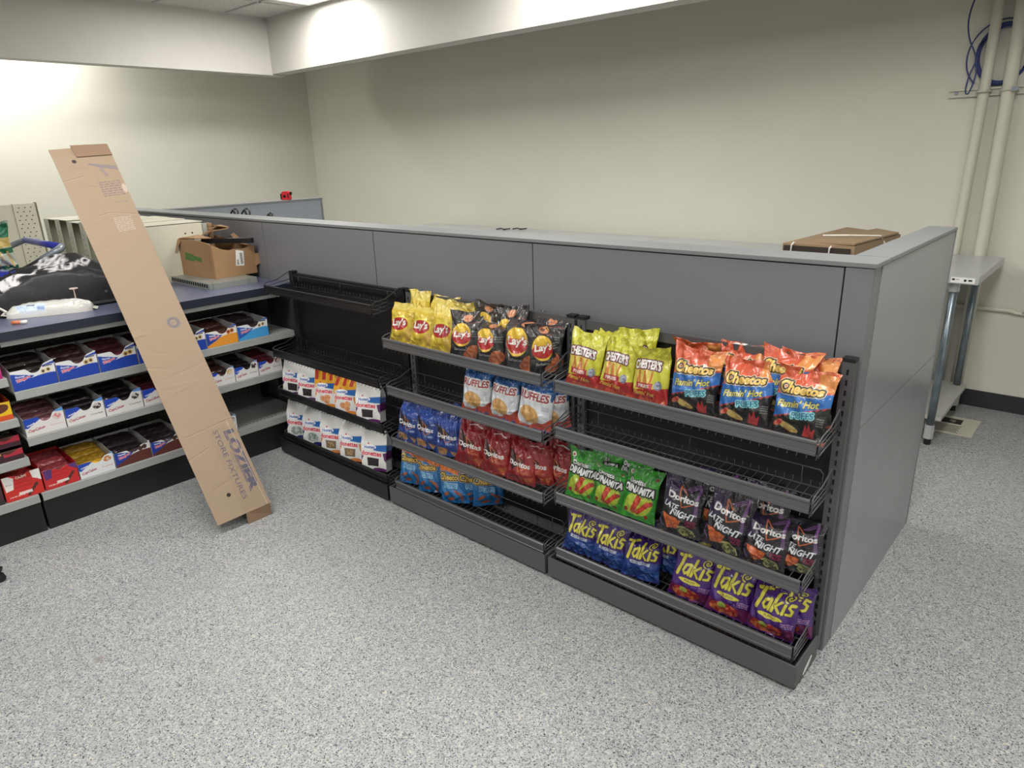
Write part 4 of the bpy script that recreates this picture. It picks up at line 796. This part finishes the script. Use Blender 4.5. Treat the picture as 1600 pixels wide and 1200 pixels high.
for x, r_ in ((-.256, .03), (-.142, .036)): MB().tube([(x - r_, 2.75, 1.774), (x - r_, 2.715, 1.774), (x - r_ * .5, 2.688, 1.774), (x + r_ * .5, 2.688, 1.774), (x + r_, 2.715, 1.774), (x + r_, 2.75, 1.774)], .006, 6).build('clamp', pm_, s)
MB().box((-.125, 2.675, 1.765), (-.095, 2.69, 1.785)).build('clamp_bolt', galv, s)
bl = mat('blue_cable', (46, 58, 118), .4); co = MB()
for k in range(7):
    rx, rz = .118 + .004 * math.sin(k * 2.1), .152 - .003 * k; cx_, cz_ = -.205 + .002 * k, 1.955 + .003 * math.sin(k * 3)
    co.tube([(cx_ + rx * math.cos(q), 2.762 - .004 * (k % 4), cz_ + rz * math.sin(q)) for q in np.linspace(0, 2 * math.pi, 40)], .0042, 5, cap=False)
co.tube([(-.21 + .155 * math.cos(q), 2.758, 1.95 + .175 * math.sin(q)) for q in np.linspace(1.3, 4.0, 24)], .004, 5)
cb = tag(co.build('cable_coil', bl, smooth=True), 'coil of blue cable hung on the wall behind the pipes', 'cable')
f = [(-.30, 2.70, 2.745), (-.345, 2.72, 2.35), (-.375, 2.70, 2.16), (-.36, 2.69, 2.05), (-.315, 2.69, 1.95), (-.30, 2.69, 1.86), (-.318, 2.69, 1.77), (-.335, 2.69, 1.78), (-.328, 2.69, 1.86), (-.30, 2.70, 1.95)]
def smooth_path(p, n=6):
    out = []; p = [Vector(q) for q in p]
    for i in range(len(p) - 1):
        a_, b_, c_, d_ = p[max(i - 1, 0)], p[i], p[i + 1], p[min(i + 2, len(p) - 1)]
        for k in range(n):
            t = k / n; out.append(.5 * ((2 * b_) + (c_ - a_) * t + (2 * a_ - 5 * b_ + 4 * c_ - d_) * t * t + (3 * b_ - a_ - 3 * c_ + d_) * t ** 3))
    return out + [p[-1]]
MB().tube(smooth_path(f), .0042, 6).build('loose_end', bl, cb, smooth=True)
tag(MB().tube(smooth_path([(-.36, YB - .014, .60), (-.1, YB - .014, .598), (.05, YB - .014, .597), (.1, YB - .014, .588), (.3, YB - .014, .585), (1.8, YB - .014, .58)]), .0125, 10).build('wall_conduit', pm_, smooth=True), 'thin cream conduit running sideways along the back wall to the right', 'conduit')
dr = tag(empty('floor_drain', (0, 0, 0)), 'square off-white floor drain cover beside the table feet', 'drain')
MB().box((-.20, 2.20, 0), (.048, 2.50, .006)).build('cover', mat('drain_cream', (196, 193, 178), .5), dr, bevel=.002)
b = MB()
for k in range(7): b.box((-.17, 2.225 + k * .018, .0059), (-.02 - (.01 if k % 2 else 0), 2.231 + k * .018, .0066))
b.box((-.15, 2.37, .0059), (-.03, 2.455, .0066)); b.build('slots', blk, dr)
b = MB(); b.tube([(-.075, 2.405, .006), (-.075, 2.405, .012)], .016, 10); b.build('stopper', mat('drain_grey', (120, 116, 108), .5), dr)
# ------------------------------------------------------------------ red tape measure on the return panel
rd = tag(empty('tape_measure', (-4.65, 1.10, 1.228), .5), 'red tape measure standing on top of the grey return panel', 'tape measure')
MB().prism([(-.035, 0), (.03, 0), (.036, .01), (.034, .055), (.02, .068), (-.025, .066), (-.036, .05)], 'y', -.02, .02).build('case', mat('red_plastic', (206, 40, 50), .35), rd, bevel=.003)
b = MB(); b.box((-.042, -.021, .004), (-.03, .021, .05)); b.box((-.02, -.0215, .024), (.008, -.019, .034)); b.box((-.012, -.0215, .018), (.0, -.019, .04)); b.box((.022, -.0215, .015), (.028, -.019, .05)); b.build('rubber_trim', blf, rd); MB().box((.034, -.01, .04), (.046, .01, .062)).build('lock_button', blf, rd)

# ------------------------------------------------------------------ things on and behind the counter
CT = .9003
def lump(name, cx, cy, L, Wd, H, rz, fn, m, rgb, nx=90, ny=60, artfn=None, pow_=4.0):
    """closed soft lump: top height field plus flat underside; L along local x"""
    ar = Art(L, Wd, nx, ny, rgb, 7)
    if artfn: artfn(ar)
    u, v = np.meshgrid(np.linspace(-1, 1, nx), np.linspace(-1, 1, ny))
    su = np.sign(u) * np.abs(u) ** .8; sv = np.sign(v) * np.abs(v) ** .8
    # square -> rounded outline
    X = su * np.sqrt(1 - .5 * sv ** 4 * .6) ; Y = sv * np.sqrt(1 - .5 * su ** 4 * .6)
    e = np.clip(1 - np.abs(u) ** pow_, 0, 1) ** .5 * np.clip(1 - np.abs(v) ** pow_, 0, 1) ** .5
    h = H * e * fn(u, v)
    T = np.stack([X * L / 2, Y * Wd / 2, h * .82 + H * .18 * e ** .3], -1).reshape(-1, 3); B = np.stack([X * L / 2 * .96, Y * Wd / 2 * .96, -0 * h + .004 * e], -1).reshape(-1, 3)
    B[:, 2] = H * .16 * (1 - e.ravel() ** .3) * 0
    Tz = T.copy(); edge = (np.abs(u) == 1) | (np.abs(v) == 1); Tz[edge.ravel(), 2] = B[edge.ravel(), 2]
    me = mesh_np(name, np.concatenate([Tz, B]), [grid_faces(nx, ny), grid_faces(nx, ny, nx * ny, True)], np.concatenate([ar.grid().reshape(-1, 3), np.tile(lin(rgb), (len(B), 1))]), [m])
    o = bpy.data.objects.new(name, me); COL.objects.link(o); o.location = (cx, cy, CT); o.rotation_euler = (0, 0, rz); return o
def bp_art(a):
    L, W = a.L if hasattr(a, 'L') else a.W, a.H
    a.put(a.emask(.62, .24, .2, .1, .3), (34, 34, 36))
    w_ = (216, 214, 218); a.poly([(.12, .12), (.20, .10), (.23, .05), (.15, .03)], w_); a.line([(.17, .11), (.19, .04)], .005, (30, 30, 32)); a.line([(.02, .02), (.3, .045), (.66, .03)], .003, (90, 90, 94)); a.text('XOXO', .40, .12, .04, w_, width=.16, rot=.35, bold=.04)
    a.poly([(.17, .16), (.215, .165), (.235, .12), (.20, .07)], w_); a.poly([(.21, .07), (.24, .115), (.30, .125), (.29, .08)], w_); a.line([(.205, .07), (.24, .12)], .004, (30, 30, 32))
    a.text('XOXO', .36, .185, .035, w_, width=.13, rot=.45, bold=.04); a.text('NEW', .45, .235, .035, w_, width=.08, rot=.35, bold=.04); a.text('YORK', .345, .145, .022, w_, width=.1, rot=.4, bold=.04)
    a.line([(.45, .19), (.47, .17)], .007, w_); a.line([(.53, .26), (.57, .24)], .008, w_)
def bp_fn(u, v):
    return (.62 + .30 * np.exp(-((u - .15) / .42) ** 2 - ((v - .2) / .6) ** 2) + .08 * np.sin(3.2 * u + 1) + .05 * np.sin(7 * v + 3 * u) + .035 * np.sin(15 * v - 4 * u) * (v < .2) + .07 * np.abs(np.sin(5 * u + 6 * v)) - .06 * np.exp(-((v + .35 + .1 * np.sin(4 * u)) / .06) ** 2) - .05 * np.exp(-((u + .45 - .2 * v) / .05) ** 2) + .015 * np.sin(22 * u + 9 * v))
black_fab = artmat('black_bag_nylon', .62, bump=.4, bscale=60, dist=.004)
bp = lump('backpack', -3.34, -.98, .68, .32, .21, math.radians(78), bp_fn, black_fab, (24, 24, 27), artfn=bp_art); 
me_rot = math.radians(78)
tag(bp, 'black backpack with white printing lying flat on the navy counter', 'backpack')
sb = MB(); sb.tube(smooth_path([(-.28, -.08, .05), (-.34, -.13, .02), (-.30, -.18, .008), (-.2, -.2, .006)]), .011, 6); so = sb.build('shoulder_strap', mat('black_strap', (20, 20, 22), .6), bp, smooth=True)
MB().tube(smooth_path([(-.13, .06, .13), (-.16, .10, .165), (-.10, .13, .17), (-.04, .11, .15)]), .005, 6).build('grab_loop', MC['black_strap'], bp, smooth=True)
MB().tube(smooth_path([(-.02, .12, .15), (-.06, .15, .19), (.02, .17, .175), (.06, .12, .17)]), .004, 6).build('drawstring', MC['black_strap'], bp, smooth=True)
MB().tube([(.3, -.16, .012), (.1, -.19, .01)], .012, 6).build('shoulder_strap', MC['black_strap'], bp)
MB().tube([(-.36, -.13, .012), (-.345, -.17, .012)], .008, 8).build('strap_tip', mat('white_strap', (232, 230, 224), .4), bp)
MB().tube([(.19, -.165, .06), (.19, -.172, .06)], .006, 8).build('snap', galv, bp)
# wipes pack
def wp_art(a):
    a.rect(.055, .004, .165, .036, (206, 218, 236)); a.rect(.10, .024, .132, .031, (60, 60, 66)); a.text('baby wipes', .116, .016, .009, (90, 160, 140), width=.055); a.rect(.138, .008, .162, .017, (70, 110, 170)); a.fine(.06, .09, .007, .03, 4, (110, 140, 190))
def wp_fn(u, v): return .8 + .1 * np.cos(2 * v) + .07 * np.sin(14 * u + 4 * v) * (np.abs(u) > .55) + .06 * np.sin(9 * u * v * 3 + 2) * (u > .3) + .02 * np.sin(30 * u)
wp = lump('wipes_pack', -3.12, -1.075, .34, .115, .062, math.radians(66), wp_fn, artmat('white_wipes_film', .35, coat=.2, bump=.4, bscale=40, dist=.005), (206, 203, 198), nx=90, ny=36, artfn=wp_art, pow_=3); tag(wp, 'white soft pack of wipes in front of the backpack', 'wipes pack')
MB().add([(-.165, -.03, .01), (-.165, .03, .01), (-.185, .035, .02), (-.185, -.035, .016)], [(0, 1, 2, 3)]).build('end_seal', mat('wipes_seal', (200, 197, 190), .4), wp); MB().add([(.165, -.03, .012), (.165, .03, .012), (.185, .03, .006), (.185, -.03, .004)], [(0, 1, 2, 3)]).build('end_seal', MC['wipes_seal'], wp)
MB().tube(smooth_path([(-.17, .02, .02), (-.2, .05, .035), (-.215, .09, .03)]), .005, 5).build('cord', MC['white_strap'], wp)
s = tag(empty('hanging_tag', (-3.125, -.965, CT)), 'small pale loop tag standing between the wipes and the backpack', 'tag')
MB().tube([(0, 0, .0), (0, 0, .09)], .003, 6).build('stem', mat('pale_pink_plastic', (206, 186, 176), .4), s); MB().tube([(.014 * math.cos(q), .016 * math.sin(q), .095) for q in np.linspace(0, 6.28, 14)], .003, 5, cap=False).build('ring', MC['pale_pink_plastic'], s)
s = tag(empty('lip_balm', (-2.975, -1.235, CT), .9), 'tiny orange and white tube lying near the counter edge', 'tube')
MB().tube([(-.03, 0, .0085), (.005, 0, .0085)], .008, 10).build('tube', mat('orange_plastic', (206, 120, 84), .35), s, smooth=True); MB().tube([(.0055, 0, .0085), (.028, 0, .0085)], .008, 10).build('cap', mat('white_cap', (226, 220, 216), .35), s, smooth=True)
# metal shelf pieces under the small carton
cream = mat('cream_enamel', (206, 203, 184), .35, bump=.02); 
ms = tag(empty('loose_metal_shelf', (-3.22, -.20, CT), math.radians(0)), 'loose grey metal shelf panel lying on the counter under the torn carton', 'metal shelf')
b = MB(); b.box((-.30, -.17, .0), (.17, .10, .030)); b.build('panel', mat('galv_shelf', (150, 152, 146), .4, metal=.3), ms)
b = MB()
for k in range(18): b.box((-.295 + k * .0255, -.1706, .008), (-.280 + k * .0255, -.17, .025))
b.build('slots', hole, ms); MB().box((.1705, -.15, .0), (.18, .04, .03)).build('front_lip', MC['galv_shelf'], ms)
# torn carton with black bracket
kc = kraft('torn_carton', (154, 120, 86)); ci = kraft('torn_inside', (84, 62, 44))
tcx = tag(empty('torn_carton', (-3.455, -.165, CT + .0305), math.radians(4)), 'torn open brown carton with white label and black bracket inside', 'carton')
def torn(name, p0, p1, hts, th=.005):
    n = len(hts); m = MB(); p0 = Vector((*p0, 0)); p1 = Vector((*p1, 0)); nn = (p1 - p0).cross(Vector((0, 0, 1))).normalized() * th; vs = []
    for i, h in enumerate(hts):
        q = p0.lerp(p1, i / (n - 1)); vs += [q, q + Vector((0, 0, h)), q + nn + Vector((0, 0, h)), q + nn]
    fs = []
    for i in range(n - 1):
        a_, b_ = i * 4, i * 4 + 4; fs += [(a_, b_, b_ + 1, a_ + 1), (a_ + 1, b_ + 1, b_ + 2, a_ + 2), (a_ + 2, b_ + 2, b_ + 3, a_ + 3), (a_ + 3, b_ + 3, b_, a_)]
    fs += [(0, 1, 2, 3), ((n - 1) * 4 + 3, (n - 1) * 4 + 2, (n - 1) * 4 + 1, (n - 1) * 4)]
    m.add(vs, fs); return m.build(name, kc, tcx)
hx, hy = .275, .125
torn('carton_wall', (-hx, -hy), (hx, -hy), [.19, .192, .19, .187, .185, .19, .196, .198, .199, .20, .2, .2, .198, .194, .19, .183])
torn('carton_wall', (hx, -hy), (hx, hy), [.183, .17, .155, .148, .143, .146, .144, .142, .145, .15, .148])
torn('carton_wall', (hx, hy), (-hx, hy), [.148, .16, .17, .18, .19, .195, .2]); torn('carton_wall', (-hx, hy), (-hx, -hy), [.2, .2, .195, .19])
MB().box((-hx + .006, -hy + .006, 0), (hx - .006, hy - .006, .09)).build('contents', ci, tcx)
def flap(pts, nm='flap', m=None):
    p = [Vector(q) for q in pts]; t = [q + Vector((0, 0, .005)) for q in p]; n = len(p)
    MB().add(p + t, [tuple(range(n - 1, -1, -1)), tuple(range(n, 2 * n))] + [(i, (i + 1) % n, (i + 1) % n + n, i + n) for i in range(n)]).build(nm, m or kc, tcx)
flap([(-hx, -hy, .19), (-.05, -hy, .198), (-.03, -.03, .205), (-hx + .02, -.02, .2)]); flap([(-.1, -hy - .004, .195), (-.02, -hy - .006, .19), (-.05, -hy - .03, .125), (-.13, -hy - .03, .13)])
flap([(-.04, .0, .2), (.12, -.02, .235), (.16, .06, .245), (.0, .08, .25)]); flap([(.0, .02, .25), (.12, .0, .265), (.15, .07, .25), (.03, .09, .255)]); flap([(.1, .1, .2), (.2, .09, .16), (.22, .12, .15), (.1, .125, .21)])
flap([(-.04, -hy + .01, .2), (.1, -hy + .01, .205), (.14, -.04, .2), (.0, -.03, .21)]); flap([(hx, .10, .03), (hx + .012, .145, .05), (hx + .01, .15, .10), (hx, .11, .11)])
b = MB(); b.box((.06, -.06, .172), (.36, -.03, .198), Matrix.Rotation(math.radians(28), 3, 'Z'), (.06, -.05, .17)); b.box((.0, -.02, .168), (.2, .03, .178), Matrix.Rotation(math.radians(28), 3, 'Z'), (.06, -.05, .17)); b.build('black_bracket', blf, tcx)
sx = hx + .0057; la = MB().add([(sx, .0, .055), (sx, .05, .05), (sx, .058, .13), (sx, .012, .14)], [(0, 1, 2, 3)]); la.v = [Vector(q) for q in la.v]; l_ = la.build('shipping_label', mat('label_white', (222, 220, 216), .5), tcx)
b = MB()
for k in range(9): b.box((sx + .0004, .031 + .0015 * (k % 2), .062 + k * .0068), (sx + .0008, .046, .0655 + k * .0068))
for k in range(5): b.box((sx + .0004, .008 + k * .001, .06 + k * .006), (sx + .0008, .02, .063 + k * .006))
b.build('label_print', blk, l_)
b = MB(); b.box((.0, -hy - .0058, .085), (.09, -hy - .0051, .125), Matrix.Rotation(.08, 3, 'Y'), (.05, -hy, .1)); b.box((.08, -hy - .0059, .088), (.17, -hy - .0052, .113), Matrix.Rotation(.12, 3, 'Y'), (.12, -hy, .1)); b.build('green_tape', mat('green_tape', (70, 110, 48), .4, vary=.3, vscale=60), tcx)
# shelf panels standing on end behind the counter
n = 6
for k in range(n):
    x0 = -4.86 + k * .22; t = tag(empty('upright_metal_shelf', (x0, -.56, 0)), 'cream metal shelf standing on end behind the counter, %s from the left' % ('first', 'second', 'third', 'fourth', 'fifth', 'sixth')[k], 'metal shelf', 'cream metal shelves standing on end')
    tp = 1.215 + .004 * math.sin(k * 2.3); d_ = .44
    MB().box((0, 0, 0), (.004, d_, tp)).build('shelf_sheet', cream, t); b = MB(); b.box((.0045, 0, 0), (.085, .003, tp - .004)); b.box((.0045, 0.0035, tp - .004), (.212, d_, tp)); b.box((.0045, .12, .0), (.212, .124, tp - .005)); b.box((.0045, d_ - .003, 0), (.05, d_, tp - .005)); b.build('folded_edges', cream, t)
    h = MB(); [h.box((.022 + .014 * (q % 2), -.0006, .93 + .03 * q), (.03 + .014 * (q % 2), -.0001, .937 + .03 * q)) for q in range(8)]; h.build('holes', blk, t)
b = MB(); t = tag(empty('upright_metal_shelf', (-3.53, -.55, 0)), 'cream metal shelf standing on end, last of the stack, flat side to the counter', 'metal shelf', 'cream metal shelves standing on end')
MB().box((0, 0, 0), (.03, .40, 1.205)).build('shelf_sheet', cream, t); h = MB()
for q in range(6):
    for w_ in range(2): h.tube([(.0301, .30 + w_ * .04, .98 + q * .035), (.0307, .30 + w_ * .04, .98 + q * .035)], .005, 6)
h.build('holes', blk, t); MB().box((.004, .402, .3), (.034, .43, 1.20)).build('end_plate', mat('galv_shelf2', (176, 178, 172), .4, metal=.3), t); MB().box((-.01, .432, .2), (.04, .455, 1.20)).build('cardboard_edge', kc, t)
# tall cream pegboard run beyond the cart
t = tag(empty('cream_display_panel', (-5.55, 0, 0)), 'tall cream panel with perforated edge far behind the shopping cart', 'display panel')
MB().box((-.02, -2.6, 0), (0, -.55, 1.285)).build('panel', cream, t); MB().box((-.03, -.549, 0), (.005, -.41, 1.288)).build('upright', cream, t); MB().box((-.028, -.409, 0), (.006, -.398, 1.292)).build('edge_strip', mat('olive_edge', (120, 116, 96), .5), t)
h = MB()
for q in range(34):
    for w_ in range(3): h.box((.0052, -.53 + w_ * .038 + .012 * (q % 2), .3 + q * .029), (.0058, -.522 + w_ * .038 + .012 * (q % 2), .306 + q * .029))
h.build('holes', blk, t)
# shopping cart
cbl = mat('cart_blue_plastic', (52, 62, 170), .35); cgr = mat('cart_grey_tube', (140, 148, 158), .35, metal=.3); cw = mat('cart_chrome_wire', (120, 118, 112), .3, metal=.8)
t = tag(empty('shopping_cart', (0, 0, 0)), 'shopping cart with blue and grey handle standing behind the counter', 'shopping cart'); CART = t
b = MB(); b.tube(smooth_path([(-4.07, -.93, .93), (-4.05, -.86, 1.02), (-4.0, -.76, 1.085), (-4.04, -.72, 1.10)]), .02, 10); b.build('handle_arm', cgr, t, smooth=True); b = MB(); b.tube(smooth_path([(-4.72, -.72, 1.10), (-4.80, -.75, 1.08), (-4.86, -.84, 1.03), (-4.86, -.93, .95)]), .018, 10); b.build('handle_arm', cgr, t, smooth=True)
MB().tube([(-4.045, -.72, 1.10), (-4.72, -.72, 1.10)], .0195, 12).build('handle_grip', cbl, t, smooth=True)
b = MB()
for k in range(13):
    y = -.93 - k * .07
    b.tube([(-4.84, y, .95), (-4.78, y, .52), (-4.15, y, .52), (-4.08, y, .95)], .0028, 4)
for z in (.52, .62, .72, .82, .94):
    q = (z - .52) / .43; xa, xb = -4.78 - .06 * q, -4.15 + .07 * q; b.tube([(xa, -.93, z), (xa, -1.78, z), (xb, -1.78, z), (xb, -.93, z), (xa, -.93, z)], .0035, 5)
for k in range(10): x = -4.75 + k * .065; b.tube([(x, -.93, .52), (x, -.93, .95)], .0028, 4)
b.build('wire_basket', cw, t)
b = MB(); b.tube([(-4.84, -.90, .95), (-4.84, -1.8, .97), (-4.08, -1.8, .97), (-4.08, -.90, .95)], .012, 8); b.tube([(-4.12, -.9, .93), (-4.12, -1.0, .15), (-4.15, -1.75, .13)], .014, 8); b.tube([(-4.8, -.9, .93), (-4.8, -1.0, .15), (-4.76, -1.75, .13)], .014, 8); b.build('chassis', cgr, t, smooth=True)
MB().box((-4.40, -.97, .86), (-4.22, -.935, .95)).build('seat_flap', cbl, t)
MB().box((-4.07, -1.42, .90), (-4.03, -.93, .935)).build('white_rim', mat('white_rim', (214, 214, 212), .4), t); MB().box((-4.07, -1.5, .80), (-4.035, -.98, .895)).build('blue_panel', cbl, t)
for x in (-4.15, -4.77):
    for y in (-1.02, -1.72): MB().tube([(x - .012, y, .052), (x + .012, y, .052)], .05, 14).build('wheel', blf, t)
def art_green(a):
    a.put(a.Y > .85, (34, 120, 84)); a.put((a.Y > .62) & (a.Y < .86), (226, 196, 110)); a.ell(.62, .72, .3, .16, (232, 206, 120), .3); a.put((a.Y > .46) & (a.Y < .6), (34, 110, 70)); a.put((a.Y < .14), (34, 96, 60))
    for k in range(6): a.line([(.12 + k * .16, .12), (.08 + k * .16, .5)], .05, (226, 190, 120))
BAG['green'] = ((208, 214, 200), art_green, 1.25, 21, (170, 200, 190))
bag('green', 0, -3.95, -1.06, 1.02, .20, 60, -4, 'green and yellow snack bag standing in the shopping cart at the left edge', 'snack bag in the cart')
MB().box((-4.16, -1.20, 1.0), (-3.86, -.98, 1.017)).build('seat_shelf', mat('cart_blue_plastic2', (52, 62, 170), .35), CART)
# foot of a stool at the left edge of the picture
t = tag(empty('stool_base', (-2.66, -1.72, 0)), 'black rounded foot of a stool poking in at the left edge of the floor', 'stool base')
b = MB()
for k in range(5):
    q = math.radians(51 + 72 * k); b.tube([(.02 * math.cos(q), .02 * math.sin(q), .085), (.13 * math.cos(q), .13 * math.sin(q), .06), (.165 * math.cos(q), .165 * math.sin(q), .05)], [.022, .018, .014], 10)
b.build('star_base', blf, t, smooth=True); MB().tube([(0, 0, .06), (0, 0, .14)], .03, 12).build('hub', blf, t, smooth=True)
for k in range(5):
    q = math.radians(51 + 72 * k); MB().tube([(.155 * math.cos(q) - .01, .155 * math.sin(q), .018), (.155 * math.cos(q) + .01, .155 * math.sin(q), .018)], .018, 10).build('caster', blf, t)
